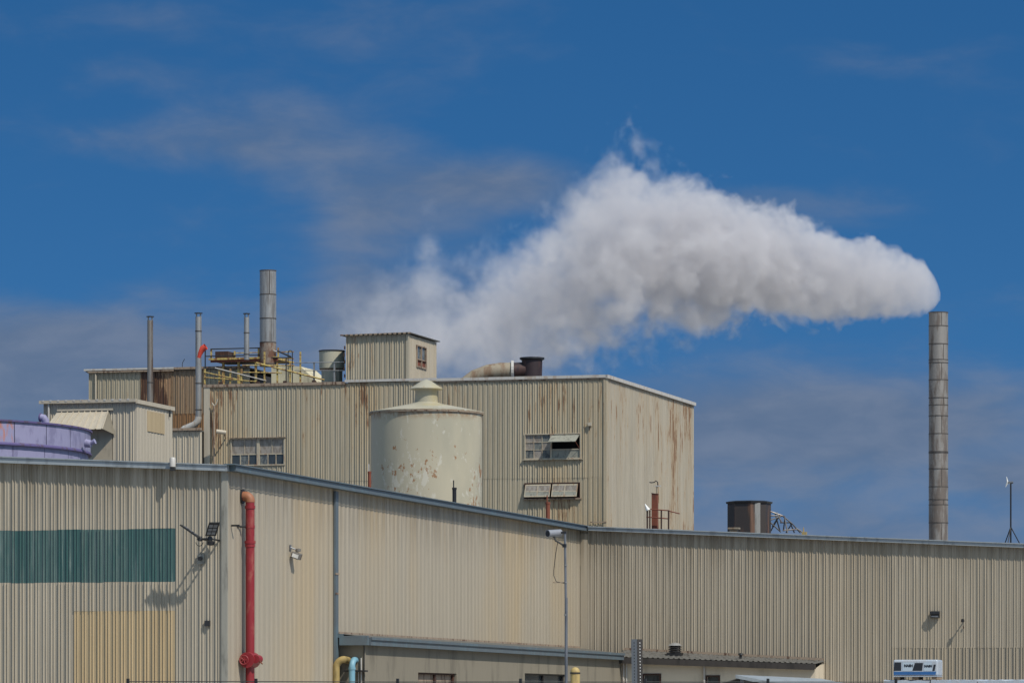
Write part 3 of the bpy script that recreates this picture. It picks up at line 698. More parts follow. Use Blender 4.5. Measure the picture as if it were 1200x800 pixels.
# awning: ribbed slope with cheeks
x = aw0; wA = (aw1-aw0)/9; asl = MB()
D0 = .85
for k in range(9):
    mb = MB(); xa, xb = x+k*wA, x+(k+1)*wA; o_ = lambda q: -.35*0
    for (u0, u1, o0, o1) in ((0, .78, 0, 0), (.78, .84, 0, .05), (.84, .94, .05, .05), (.94, 1, .05, 0)):
        a0_, a1_ = xa+(xb-xa)*u0, xa+(xb-xa)*u1
        sh0 = -.42; mb.add([(a0_+sh0*(1-(a0_-aw0)/(aw1-aw0)), tI-.06-D0-o0, azb+o0*.5), (a1_+sh0*(1-(a1_-aw0)/(aw1-aw0)), tI-.06-D0-o1, azb+o1*.5), (a1_, tI-.06-o1, azt+o1*.5), (a0_, tI-.06-o0, azt+o0*.5)], [(0, 1, 2, 3)])
    mb.build('awning_sheet', M['I'], ax)
MB().prism((aw0, tI-.07, azt+.0), (aw1+.25, tI-.07, azt+.0), (0, -.08, 0), .10).build('awning_head', M['I'], ax)
MB().add([(aw1, tI-.06, azt), (aw1, tI-.06-D0, azb), (aw1+.35, tI-.06, azb-.25)], [(0, 1, 2)]).add([(aw1+.01, tI-.06, azt), (aw1+.01, tI-.06-D0, azb), (aw1+.36, tI-.06, azb-.25)], [(0, 2, 1)]).build('awning_cheek', M['stucco'], ax)
# yellowed inset panel on the side wall
ty0, ty1 = T(172, i1), T(192, i1)
for k in range(4):
    MB().box(i1+.024, i1+.05, ty0+(ty1-ty0)*k/4+.02, ty0+(ty1-ty0)*(k+1)/4, Z(505, i1, ty0), Z(481, i1, ty0)).build('vent_panel', M['yellow'], ax)
s_ = T(197, i1); MB().tube([(i1+.1, s_, IT-.1), (i1+.1, s_, IT-.5)], .04).build('bracket', M['blackmetal'], ax)

# connecting wing
tJ = 109.6; j0, j1 = S(168, tJ), sG0-.03; JT = Z(505, j0, tJ)
lk = thing('link_wing', (j0+j1)/2, tJ+5, GZ, 'low beige ribbed wing joining the annex tower to the tall building', 'building')
sheets(lk, 's', j0, j1, tJ, GZ, JT-.05, M['I'], pitch=.36, n=3, dep=.05)
MB().box(j0+.05, j1-.05, tJ+.4, tH-.3, GZ, JT-.2).build('inner_wall', M['dark'], lk)
MB().box(j0, j1+.0, tJ-.02, tH-.1, JT-.08, JT-.02).build('roof', M['roof'], lk)
MB().box(j0, j1, tJ-.20, tJ-.04, JT-.015, JT+.13).build('coping', M['rusttrim'], lk)
s_ = j0+.02; MB().tube([(s_-.25, tJ-.25, JT+.02), (s_, tJ-.28, JT+.17), (s_+.35, tJ-.25, JT+.08)], .06).build('pipe_end', M['white'], lk, True)

# ---------------------------------------------------------------- silo
sS, tS = ST(499.5, 238); RS = 65.5/F*238; zS = Z(484, sS, tS)
si = thing('storage_silo', sS, tS, GZ, 'round pale cream silo with peeling paint and cone vent cap before the tall building', 'silo')
MB().lathe(sS, tS, [(RS, GZ), (RS, zS)], 72).build('body', M['silo'], si, True)
MB().lathe(sS, tS, [(RS+.10, zS-.02), (RS+.10, zS+.04), (.95, zS+.50), (.95, zS+.48)], 72).build('roof', M['silo'], si, True)
MB().lathe(sS, tS, [(RS+.09, zS-.10), (RS+.09, zS-.02)], 72).lathe(sS, tS, [(RS, zS-.10), (RS+.09, zS-.10)], 72).build('rim', M['rusttrim'], si, True)
MB().lathe(sS, tS, [(1.05, zS+.46), (.66, zS+.60), (.62, zS+1.2), (.68, zS+1.36)], 32).build('vent_neck', M['silo'], si, True)
MB().lathe(sS, tS, [(0, zS+1.30), (.92, zS+1.32), (.93, zS+1.36), (.30, zS+1.78), (0, zS+1.90)], 32).build('vent_cap', M['silo'], si, True)
# ---------------------------------------------------------------- violet tank
sK, tK = ST(-145, 200); RK = 250/F*200; K1 = Z(504.5, sK, tK); K0 = Z(530.5, sK, tK)
vt = thing('violet_tank', sK, tK, GZ, 'big round violet tank with panelled wall and dark rims at left edge', 'tank')
n = 30; st_ = 2*math.pi/n
up_ = MB().lathe(sK, tK, [(RK, K0+.05), (RK, K1-.06)], 4, -st_/2+.0018, st_/2-.0018)
lo_ = MB().lathe(sK, tK, [(RK-.10, GZ), (RK-.10, K0-.08)], 4, -st_/2+.0018, st_/2-.0018)
MB().lathe(sK, tK, [(RK-.11, GZ), (RK-.11, K1-.05), (0, K1-.05)], 60).build('shell', M['violetdark'], vt, True)
for (nm, mb) in (('wall_panel', up_), ('lower_panel', lo_)):
    o = mb.build(nm, M['violet'], vt, True); me = o.data; me2 = me.copy(); me2.materials[0] = M['violetrust']
    b = o['base']
    for v in me.vertices: v.co.x, v.co.y = v.co.x, v.co.y
    for v in me2.vertices: pass
    for k in range(n):
        c = o if k == 0 else o.copy()
        if k: COL.objects.link(c)
        c.rotation_euler = (0, 0, k*st_+.035)
        if k in (27, 24) and nm == 'wall_panel': c.data = me2
MB().lathe(sK, tK, [(RK, K1-.06), (RK+.09, K1-.06), (RK+.09, K1+.02), (RK-.2, K1+.02)], 90).build('top_rim', M['violetdark'], vt, True)
MB().lathe(sK, tK, [(RK-.1, K0-.08), (RK+.06, K0-.08), (RK+.06, K0-.02), (RK, K0+.05)], 90).build('middle_rim', M['violetdark'], vt, True)
sa, ta = ST(57, 196); za = K1+.3
MB().tube([(sa-.15, ta, K1-.02), (sa-.15, ta, K1+.20), (sa-.24, ta, K1+.32), (sa-.38, ta, K1+.35)], .17, 14).build('inlet_elbow', M['violet'], vt, True)
MB().tube([(sa-.37, ta, K1+.35), (sa-.43, ta, K1+.355)], .20, 14).build('elbow_flange', M['violetdark'], vt, True)
sb, tb = ST(31, 196); MB().box(sb-.22, sb+.22, tb-.2, tb+.2, K1+.02, K1+.10).box(sb-.27, sb+.27, tb-.22, tb+.22, K1+.10, K1+.15).build('hatch', M['violetdark'], vt)
sc_, tc_ = ST(104, 198); zn = Z(520, sc_, tc_)
MB().tube([(sc_-.15, tc_, zn+.04), (sc_+.12, tc_, zn+.0)], [.20, .17], 14).build('side_nozzle', M['violet'], vt, True)
MB().tube([(sc_+.10, tc_-.02, zn+.03), (sc_+.32, tc_-.02, zn+.12)], [.08, .13], 14).build('nozzle_mouth', M['violet'], vt, True)

# ---------------------------------------------------------------- stacks
def stack(name, px, Y, r, marks, zb, label, mt, bands=M['stackband'], seam=True, cap=None, group=None, px2=None):
    s, t = ST(px, Y); zz = [Z(m_, s, t) for m_ in marks]+[zb]
    th = thing(name, s, t, zb, label, 'chimney', group)
    for k in range(len(zz)-1):
        a, b = zz[k+1], zz[k]; rr = r*(1+.012*(k % 2))
        prof = [(rr, a+.001), (rr, b-.001)]
        if k == 0: prof += [(rr-.03, b-.001), (rr-.03, b-.5)]
        MB().lathe(s, t, prof, 28).build('section', M['stackrust'] if name == 'exhaust_stack' and k == len(zz)-2 or name == 'exhaust_stack' and zz[k+1] < zz[0]-4.9 else mt, th, True)
        MB().lathe(s, t, [(r, b-.05), (r*1.035, b-.05), (r*1.035, b+.01), (r, b+.01)], 28).build('band', bands, th, True)
        if seam and k % 2 == 0 and b-a > .3:
            an = -math.pi/2 + .25 + .1*(k % 4) + TH
            cx, cy = s+rr*math.cos(an), t+rr*math.sin(an); MB().box(cx-.022, cx+.022, cy-.012, cy+.02, a+.02, b-.06).build('seam', bands, th)
    return th, s, t, zz[0]
stack('main_chimney', 1099.7, 330, 11.2/F*330, [366, 382, 403, 421.5, 425, 445, 466, 474.5, 487, 508, 529, 530.5, 549, 570, 585, 591, 612], GZ,
      'tall grey banded steel chimney at right giving off the steam plume', M['chimney'])
stack('exhaust_stack', 314, 264, 9.6/F*264, [317, 345, 373, 401, 426], HT-.02,
      'thick grey sectioned exhaust stack rising behind the yellow rooftop railing', M['galv'])
def thin(px, Y, rpx, y0, zb, label, mt, rings=()):
    s, t = ST(px, Y); r = rpx/F*Y; zt = Z(y0, s, t)
    th = thing('vent_stack', s, t, zb, label, 'vent pipe', 'thin vent stacks on the left roofs')
    MB().lathe(s, t, [(r, zb), (r, zt-.28), (r-.03, zt-.28), (r-.03, zt-.6)], 16).build('pipe', mt, th, True)
    for q in (-.7, .7): MB().box(s+r*(q-.2), s+r*(q+.2), t-.03, t+.03, zt-.30, zt-.05).build('cap_bracket', M['galv'], th)
    MB().lathe(s, t, [(0, zt), (r*1.35, zt-.03), (r*1.35, zt-.07), (0, zt-.07)], 16).build('rain_cap', M['blackmetal'], th)
    for q in rings:
        z = Z(q, s, t); MB().lathe(s, t, [(r, z-.03), (r*1.12, z-.03), (r*1.12, z+.03), (r, z+.03)], 16).build('collar', M['stackband'], th)
    return s, t, r
# stack 1 stands in front of the rear wing on the link roof, stack 2 ends in a pale elbow
thin(176, depth(j0, 115), 3.4, 370, JT-.02, 'dark thin vent stack leftmost of the three, in front of the rusty wall', M['galvdark'], (448,))
s2, t2, r2 = thin(232.6, depth(sG0-1, 115), 3.6, 366, Z(490, *ST(232.6, depth(sG0-1, 115))), 'middle thin vent stack behind the orange windsock', M['galv'], (388, 449, 480))
par = [o for o in COL.objects if o.get('label', '').startswith('middle thin')][0]
zb = Z(490, s2, t2)
MB().tube([(s2, t2, zb+.1), (s2-.04, t2, zb-.15), (s2-.25, t2, zb-.38), (s2-.9, t2, zb-.62), (s2-1.1, t2, zb-.75), (s2-1.1, t2, JT-.03)], r2*1.12, 14).build('elbow', M['white'], par, True)
thin(289, 259, 3.1, 366.5, HT-.02, 'thin vent stack passing through the yellow platform beside the thick exhaust', M['galv'], (390, 415))

# windsock
sw_, tw_ = ST(240.5, 258)
ws = thing('windsock', sw_, tw_, JT-.03, 'orange windsock drooping from a thin dark pole', 'windsock')
zt = Z(409, sw_, tw_); MB().tube([(sw_, tw_, JT-.03), (sw_, tw_, zt+.1)], .04).build('pole', M['blackmetal'], ws)
MB().tube([(sw_+.05, tw_-.05, zt+.15), (sw_-.16, tw_-.05, zt+.02), (sw_-.30, tw_-.05, zt-.25), (sw_-.40, tw_-.05, zt-.52)], [.20, .19, .14, .10], 12, False).build('sock', M['windsock'], ws, True)

# ---------------------------------------------------------------- rooftop platform with railings
tq0, tq1 = 117.9, 121.0
q0, q1 = S(247, tq0), S(326, tq0); zD = Z(421, q0, tq0)
pf = thing('rooftop_platform', (q0+q1)/2, tq0+1.5, HT, 'yellow steel rooftop platform with railings around the thick exhaust stack', 'platform')
MB().box(q0, q1, tq0, tq1, zD-.10, zD+.02).build('deck', M['yelrail'], pf)
MB().box(q0, q1, tq0-.06, tq0-.01, zD-.20, zD-.02).build('edge_beam', M['rust'], pf)
MB().prism((q0-.1, tq0-.13, zD-.06), (q1, tq0-.13, zD-.03), (0, .05, 0), .12).build('toe_board', M['yelrail'], pf)
for px in (262, 280, 300, 322):
    s_ = S(px, tq0+.3); MB().box(s_-.07, s_+.07, tq0+.2, tq0+.34, GT-.06, zD-.10).build('support_post', M['yelrail'], pf)
zh = Z(409, q0, tq0)
for i, px in enumerate((247.5, 275, 303, 309, 326)):
    s_ = S(px, tq0+.02); MB().box(s_-.05, s_+.05, tq0-.01, tq0+.07, zD, zh if i != 1 else zh-.15).build('rail_post', M['yelrail'], pf)
for q in (zh, zh-.44): MB().tube([(q0-.3*(q < zh), tq0-.03, q), (S(312, tq0), tq0-.03, q)], .035).build('rail', M['blackmetal'], pf)
MB().tube([(S(307, tq0), tq0-.06, zh+.05), (S(326, tq0), tq0-.06, zh-.28)], .035).build('rail', M['white'], pf)
for q in (zh, zh-.44): MB().tube([(q0, tq1, q), (q1, tq1, q)], .03).build('rail', M['yelrail'], pf)
for px in (262, 275, 290, 318): s_ = S(px, tq1); MB().box(s_-.04, s_+.04, tq1-.03, tq1+.03, zD, zh).build('rail_post', M['yelrail'], pf)
b0_, b1_ = S(254, tq0+.8), S(269, tq0+.8)
bx = MB().box(b0_, b1_, tq0+.5, tq0+1.6, zD+.02, Z(411, b0_, tq0))
bx.build('cabinet', M['darkrust']); tag(COL.objects[-1], 'dark rusty square cabinet standing on the yellow rooftop platform', 'cabinet')
# lower walkway rails along the front edge of the roof
tr = tG+.6
rl = thing('roof_edge_railing', S(290, tr), tr, GT-.06, 'pale yellow handrail along the roof edge in front of the platform', 'railing')
zl0 = GT-.06
for px in (240, 257, 270, 283, 300, 310, 325, 340, 352, 368, 392):
    s_ = S(px, tr); top = Z(432 if px < 300 else 425, s_, tr)
    if px in (310, 352): top = Z(412, s_, tr)
    MB().box(s_-.045, s_+.045, tr-.04, tr+.04, zl0, top).build('rail_post', M['yelrail'] if px not in (368, 392) else M['galv'], rl)
def rr(x0, y0, x1, y1, m_='yelrail', r=.035, t=None):
    t = tr-.06 if t is None else t
    MB().tube([(S(x0, t), t, Z(y0, S(x0, t), t)), (S(x1, t), t, Z(y1, S(x1, t), t))], r).build('rail', M[m_], rl)
rr(240, 436, 285, 446); rr(252, 431, 312, 446, 'white'); rr(284, 428, 345, 428); rr(284, 436, 330, 437)
rr(300, 425, 380, 445, 'yelrail', .05); rr(345, 425, 404, 424, 'galv', .025); rr(345, 434, 404, 434, 'galv', .025)
rr(325, 411, 341, 418, 'blackmetal', .05); rr(318, 419, 343, 419, 'blackmetal'); rr(240, 442, 300, 447)
s_ = S(336, tr); z_ = Z(419, s_, tr)
MB().tube([(s_, tr-.1, zl0), (s_, tr-.1, z_)], .04).build('rail_post', M['blackmetal'], rl)
hs0, hs1 = S(337, tr), S(342, tr); zz_ = Z(413, hs0, tr)
MB().tube([(hs0, tr+.1, zl0), (hs0, tr+.1, zz_)] + [(hs0+(hs1-hs0)*(1-math.cos(k*math.pi/4))/2, tr+.1, zz_+.13*math.sin(k*math.pi/4)) for k in range(1, 4)] + [(hs1, tr+.1, zz_), (hs1, tr+.1, zl0)], .03).build('ladder_hoop', M['blackmetal'], rl)
for k, px in enumerate((259, 302, 334, 368)):
    s_ = S(px, tr-.35); z_ = GT+.03; MB().box(s_-.10, s_+.10, tr-.45, tr-.25, GT-.06, z_+.14).build('foot_bracket', M['darkrust'], rl)
# pale sloping cover behind the rail
a0_, a1_, tc0 = S(318, tG+4), S(384, tG+4), tG+4
zt0 = Z(427, a0_, tc0)
MB().add([(a0_, tc0, GT-.06), (a1_, tc0, GT-.06), (a1_-.4, tc0, GT+.15), (S(352, tc0), tc0, Z(430, a0_, tc0)), (a0_, tc0, zt0), (a0_, tc0+3, GT-.06), (a1_, tc0+3, GT-.06), (a1_-.4, tc0+3, GT+.15), (S(352, tc0), tc0+3, Z(430, a0_, tc0)), (a0_, tc0+3, zt0)],
         [(0, 1, 2, 3, 4), (9, 8, 7, 6, 5), (1, 6, 7, 2), (2, 7, 8, 3), (3, 8, 9, 4), (4, 9, 5, 0)]).build('duct_cover', M['paleyellow'])
tag(COL.objects[-1], 'pale cream sloping cover on the roof right of the thick exhaust stack', 'duct cover')
# fan drum
sd_, td_ = ST(389, 257); rd = 15/F*257
dr = thing('fan_drum', sd_, td_, GT-.06, 'pale cream-grey round fan housing on the roof left of the penthouse', 'fan housing')
zt_ = Z(411.5, sd_, td_); zm = Z(432, sd_, td_)
MB().lathe(sd_, td_, [(rd, zm), (rd*1.0, zt_), (rd-.05, zt_), (rd-.05, zt_-.6)], 28).build('drum', M['greydrum'], dr, True)
MB().lathe(sd_, td_, [(rd*1.04, zt_-.03), (rd*1.04, zt_+.04), (rd-.06, zt_+.04)], 28).build('top_rim', M['blackmetal'], dr, True)
MB().lathe(sd_, td_, [(rd, zm), (rd*.82, zm-.16)], 28).build('neck', M['rusttrim'], dr, True)
MB().lathe(sd_, td_, [(rd*.84, zm-.16), (rd*.84, GT-.06)], 12).build('curb', M['greydrum'], dr)
# roof duct: tan elbow and dark fitting
du = thing('roof_duct', *ST(598, 254), GT-.06, 'tan rusty duct bending into a dark brown flanged outlet on the tall roof', 'duct')
def dpt(px, py, Y=254.0): s, t = ST(px, Y); return (s, t, Z(py, s, t))
MB().tube([dpt(540, 451), dpt(556, 441), dpt(572, 436), dpt(586, 434.5), dpt(599, 434.5)], [.30, .40, .46, .49, .50], 20).build('elbow', M['tan'], du, True)
MB().tube([dpt(599, 434), dpt(602, 434)], .60, 20).build('flange', M['white'], du)
MB().tube([dpt(602, 434), dpt(614, 433.5), dpt(624, 433)], .47, 20).build('reducer', M['brownduct'], du, True)
s_, t_ = ST(623.5, 254); z_ = Z(421, s_, t_)
MB().lathe(s_, t_, [(.58, GT-.06), (.62, z_), (.56, z_), (.56, z_-.5)], 24).build('outlet', M['brownduct'], du, True)
MB().lathe(s_, t_, [(.62, z_-.06), (.74, z_), (.74, z_+.10), (.56, z_+.12), (.56, z_-.06)], 24).build('outlet_rim', M['blackmetal'], du, True)

# ---------------------------------------------------------------- things on the hall roofs
def on_roof(s): return roofz(s)-.01
def post(px, Y, rpx, y0, label, m1, m2=None, y1=None):
    s, t = ST(px, Y); r = rpx/F*Y; zt = Z(y0, s, t); zb = on_roof(s)
    th = thing('roof_pipe', s, t, zb, label, 'pipe', 'short pipes poking above the hall roof')
    MB().lathe(s, t, [(r*1.3, zb), (r*1.3, zb+.25), (r, zb+.27), (r, zt-.1), (r*1.15, zt-.1), (r*1.15, zt), (0, zt)], 14).build('pipe', m1, th, True)
    MB().tube([(s-.04, t, zt), (s-.04, t, zt+.35)], .03).build('tip', m2 or m1, th)
post(433, 205, 2.0, 552, 'short rust-red pipe at the left foot of the silo', M['rust'], M['white'])
post(532.5, 205, 2.4, 571, 'dark grey pipe in front of the silo base', M['blackmetal'])
post(642, 215, 2.6, 588, 'rusty brown pipe below the lower propped window', M['rust'])
# red standpipe with platform
tu = 88.0; su = S(767.5, tu); zb = on_roof(su)
rp = thing('red_riser', su, tu, zb, 'red oxide riser with a curly vent pipe on the roof by the tall side wall', 'riser')
zt = Z(578, su, tu); MB().box(su-.155, su+.155, tu-.12, tu+.12, zb, zt).build('riser', M['rust'], rp, False)
MB().prism((su-.17, tu-.14, zt), (su+.18, tu-.14, zt-.05), (0, .28, 0), .03).build('cap', M['darkrust'], rp)
MB().tube([(su+.11, tu, zt-.03), (su+.11, tu, zt+.38)], .04).build('standpipe', M['tan'], rp)
zc = zt+.38; MB().box(su-.02, su+.32, tu-.06, tu+.06, zc-.01, zc+.05).build('plate', M['white'], rp)
MB().tube([(su+.15, tu, zc+.05), (su+.15, tu, zc+.22), (su+.05, tu, zc+.30), (su-.03, tu, zc+.22), (su-.18, tu, zc+.20), (su-.30, tu, zc+.22)], .028).build('curly_pipe', M['blackmetal'], rp, True)
rg = thing('roof_guard_rail', su, tu-.4, zb, 'small rusty guard rail around the red riser', 'railing')
x0_, x1_ = S(757.5, tu-.5), S(784, tu-.5)
for px in (758.5, 761.5, 775, 783.5):
    s_ = S(px, tu-.5); MB().box(s_-.035, s_+.035, tu-.53, tu-.47, on_roof(s_), Z(597.5, s_, tu-.5)).build('post', M['darkrust'], rg)
for py in (597.5, 607): MB().tube([(x0_, tu-.5, Z(py-1, x0_, tu)), (x1_, tu-.5, Z(py+1, x1_, tu))], .03).build('rail', M['rust'], rg)
MB().tube([(x1_, tu-.5, Z(599, x1_, tu)), (x1_+.1, tu+1.5, Z(600, x1_, tu))], .03).build('rail', M['rust'], rg)
s_ = S(757, tu-.6); z_ = Z(597, s_, tu)
MB().tube([(s_+.12, tu-.6, z_-.05), (s_-.05, tu-.62, z_+.28)], [.13, .02], 10).build('white_lamp', M['dish'], rg, True)

# octagonal brown cowl
sO, tO = ST(878, 215); rO = 25.5/F*215; zO = Z(590, sO, tO)
oc = thing('octagonal_cowl', sO, tO, on_roof(sO), 'dark brown many-sided roof cowl with a flat black lid', 'roof cowl')
for k in range(8):
    a0_, a1_ = 2*math.pi*k/8+.28, 2*math.pi*(k+1)/8+.28
    mm = M['brownclad']
    MB().lathe(sO, tO, [(rO, on_roof(sO)), (rO, zO)], 1, a0_, a1_).build('side_panel', mm, oc)
am = -math.pi/2+.62; MB().prism((sO+rO*.96*math.cos(am)-.13, tO+rO*.96*math.sin(am)-.03, on_roof(sO)), (sO+rO*.96*math.cos(am)+.13, tO+rO*.96*math.sin(am)+.06, on_roof(sO)), (0, -.03, 0), zO-on_roof(sO)).build('cover_strip', M['greyclad'], oc)
MB().lathe(sO, tO, [(0, zO), (rO*1.06, zO), (rO*1.08, zO+.09), (rO*.9, zO+.13), (0, zO+.14)], 8, .28, .28+2*math.pi).build('lid', M['blackmetal'], oc)
s_, t_ = ST(860, 206); z_ = on_roof(s_)
zt_ = Z(618.3, s_, t_); MB().box(s_-.18, s_+.18, t_-.15, t_+.15, z_, zt_-.06).box(s_-.26, s_+.28, t_-.2, t_+.2, zt_-.06, zt_+.02).build('box_vent', M['tan'])
tag(COL.objects[-1], 'small tan box vent at the foot of the brown cowl', 'box vent')
# lattice boom lying past the cowl
lt = thing('lattice_frame', *ST(925, 214), on_roof(ST(925, 214)[0]), 'dark tangled lattice frame sloping down right of the brown cowl', 'lattice frame')
def lp(px, py, Y): s, t = ST(px, Y); return (s, t, Z(py, s, t))
segs = [((903, 599), (917, 604)), ((917, 604), (928, 613)), ((928, 613), (938, 624)), ((903, 609), (917, 604)), ((908, 600), (914, 622)), ((914, 603), (902, 624)),
        ((919, 604), (923, 624)), ((903, 612), (915, 623)), ((905, 617), (911, 607)), ((910, 600), (916, 612)), ((914, 612), (926, 612)), ((926, 612), (931, 624)),
        ((918, 621), (934, 620)), ((928, 613), (921, 624)), ((932, 618), (940, 623)), ((903, 604), (912, 604)), ((920, 606), (918, 622))]
for k, (p, q) in enumerate(segs):
    Y = 213+(k % 3)*1.1; MB().tube([lp(*p, Y), lp(*q, Y)], .035, 6).build('lattice_bar', M['blackmetal'] if k % 3 else M['galvdark'], lt)
s_, t_ = ST(943, 210); z_ = on_roof(s_)
MB().box(s_-.13, s_+.1, t_-.1, t_+.1, z_, Z(623, s_, t_)).tube([(s_-.03, t_, z_), (s_-.06, t_, Z(617.5, s_, t_))], [.08, .02], 8).build('roof_anchor', M['yelpipe'])
tag(COL.objects[-1], 'tiny yellow roof anchor just right of the lattice frame', 'anchor')
# weather mast
sm, tm = ST(1184.5, 182); zb = on_roof(sm); zt = Z(565, sm, tm)
wm = thing('weather_mast', sm, tm, zb, 'thin mast on a tripod foot with a small white rotor at right edge', 'mast')
MB().tube([(sm, tm, zb), (sm, tm, zt)], .035).build('mast', M['blackmetal'], wm)
zk = Z(617, sm, tm)
for k in range(3):
    a_ = k*2*math.pi/3+.35; MB().tube([(sm, tm, zk), (sm+.40*math.cos(a_), tm+.40*math.sin(a_), zb+.05)], .022).build('leg', M['blackmetal'], wm)
MB().box(sm-.62, sm+.55, tm-.2, tm+.2, zb, zb+.06).build('foot', M['polegrey'], wm)
MB().tube([(sm-.12, tm, zt), (sm+.10, tm, zt)], .05).build('head', M['polegrey'], wm)
for k in range(3):
    a_ = 1.9+k*2*math.pi/3; MB().tube([(sm-.14, tm, zt), (sm-.14+.12*math.cos(a_), tm-.02, zt+.26*math.sin(a_))], [.05, .012], 6).build('rotor_blade', M['dish'], wm)

# ---------------------------------------------------------------- wall fittings and pipes
# twin LED floodlight
tf = -.85; sf = S(240, tf); zf = Z(631, sf, tf)
fl = thing('twin_floodlight', sf, 0, zf, 'black twin-headed floodlight on a bracket at the front corner', 'floodlight')
MB().tube([(S(231, tf), tf, zf), (S(249, tf), tf, zf)], .028).build('cross_bar', M['blackmetal'], fl)
for px in (235, 247): s_ = S(px, tf); MB().tube([(s_, tf, zf), (s_, -.02, zf-.02)], .03).build('arm', M['blackmetal'], fl)
def head(root, o, ln, wd, nm):
    o, ln, wd = Vector(o), Vector(ln), Vector(wd); nn = ln.cross(wd).normalized()*.05
    h = MB().prism(o, o+ln, wd, tuple(nn)).build('head', M['blackmetal'], root, False, .008)
    for i in range(2):
        for j in range(3):
            q = o+ln*(.12+.27*j)+wd*(.12+.40*i)-nn*.15
            MB().prism(q, q+ln*.20, wd*.34, tuple(-nn*.2)).build('led_window', M['polegrey'], h)
    return h
head(fl, (S(235, tf), tf-.18, Z(629, sf, tf)), (-.60, -.10, .42), (.04, .20, -.03), 'l')
head(fl, (S(241.5, tf), tf-.1, Z(628, sf, tf)), (.22, -.25, .42), (.36, .05, .0), 'r')
for px in (234.5, 246): s_ = S(px, tf); MB().lathe(s_, tf, [(0, zf-.08), (.08, zf-.07), (.09, zf), (.06, zf+.08), (0, zf+.09)], 12).build('knuckle', M['blackmetal'], fl, True)
s_ = S(234, tf); MB().tube([(s_+.13*math.cos(a_), tf-.02, zf-.08+.15*math.sin(a_)) for a_ in [math.pi+.2+k*(math.pi-.4)/8 for k in range(9)]], .012).build('cable', M['blackmetal'], fl)
s_ = S(247, -.25); MB().lathe(s_, -.25, [(0, zf-.2), (.12, zf-.18), (.13, zf-.06), (0, zf-.02)], 12).build('sensor', M['blackmetal'], fl, True)
s_ = S(235, -.1); z_ = Z(655, s_, 0); MB().box(s_-.12, s_+.12, -.09, -.052, z_-.16, z_+.16).build('socket_plate', M['trimlite'], fl); MB().tube([(s_, -.2, z_+.02), (s_, -.09, z_+.02)], .07, 10).build('socket', M['blackmetal'], fl)

# red fire main on the side wall
sr = .30; tp = T(293, sr); rp_ = .15; zt = Z(584, sr, tp); zv_ = Z(773, sr, tp)
fm = thing('red_fire_main', sr, tp, GZ, 'fat red pipe with orange elbow and valve running up the side wall', 'pipe')
MB().tube([(sr, tp, GZ), (sr, tp, zt-.1)], rp_, 20).build('pipe', M['red'], fm, True)
MB().tube([(sr, tp, zt-.12)] + [(sr-.16+.16*math.cos(a_), tp, zt-.08+.16*math.sin(a_)) for a_ in [k*math.pi/12 for k in range(7)]] + [(sr-.24, tp, zt+.08)], rp_+.012, 20).build('elbow', M['orange'], fm, True)
MB().tube([(.02, tp, zt+.08), (.07, tp, zt+.08)], .24, 20).build('wall_flange', M['blackmetal'], fm)
for py, h, rr_ in ((594, .05, .022), (617, .05, .012), (635, .05, .035), (639, .05, .02)):
    z = Z(py, sr, tp); MB().lathe(sr, tp, [(rp_, z-h), (rp_+rr_, z-h), (rp_+rr_, z+h), (rp_, z+h)], 20).build('collar', M['red'], fm, True)
z = Z(617, sr, tp); MB().box(.02, sr, tp-1.1, tp-1.05, z-.03, z+.03).box(sr-.32, sr-.1, tp-.20, tp-.15, z-.03, z+.03).tube([(sr-.1, tp-.18, z), (sr-.30, tp-.5, z)], .03).build('wall_bracket', M['blackmetal'], fm)
MB().tube([(sr, tp-.34, zv_), (sr, tp+.34, zv_)], .26, 20).build('valve_body', M['red'], fm, True)
vh = MB()
cx, ct_, cz = sr-.07, tp-.42, zv_+.0; R_ = .15
vh.tube([(cx+R_*math.cos(k*math.pi/8), ct_, cz+R_*math.sin(k*math.pi/8)) for k in range(17)], .025, 6)
for k in range(5): a_ = k*2*math.pi/5; vh.tube([(cx, ct_, cz), (cx+R_*math.cos(a_), ct_, cz+R_*math.sin(a_))], .018, 6)
vh.tube([(cx, ct_, cz), (cx, ct_+.15, cz)], .03).build('hand_wheel', M['red'], fm)
MB().tube([(sr+.1, tp, zv_+.03), (sr+.34, tp-.05, zv_+.03)], .07, 12).build('outlet', M['red'], fm, True)
MB().tube([(sr+.28, tp-.25, zv_+.03), (sr+.30, tp+.05, zv_+.03)], .14, 14).build('outlet_cap', M['red'], fm, True)
MB().tube([(sr+.38, tp-.15, zv_-.04), (sr+.50, tp-.2, zv_-.13)], .022).build('lever', M['rust'], fm)

# small side-wall floodlight
sq = .3; tq = T(350, sq); zq = Z(645, 0, tq)
sfl = thing('side_floodlight', 0, tq, zq, 'small grey floodlight on the long side wall right of the red pipe', 'floodlight')
MB().tube([(.02, tq-.1, zq+.12), (.30, tq, zq)], .025).box(.02, .05, tq-.16, tq-.04, zq+.02, zq+.20).build('arm', M['polegrey'], sfl)
MB().lathe(.28, tq, [(0, zq-.05), (.09, zq-.03), (.10, zq+.06), (0, zq+.09)], 12).build('junction', M['galvdark'], sfl, True)
MB().prism((.06, tq-.18, zq-.22), (.32, tq-.18, zq-.32), (0, .36, 0), (.07, 0, .20)).build('head', M['galvdark'], sfl, False, .015)
MB().prism((.11, tq-.186, zq-.205), (.32, tq-.186, zq-.28), (0, -.012, 0), (.04, 0, .12)).build('lens', M['dish'], sfl)
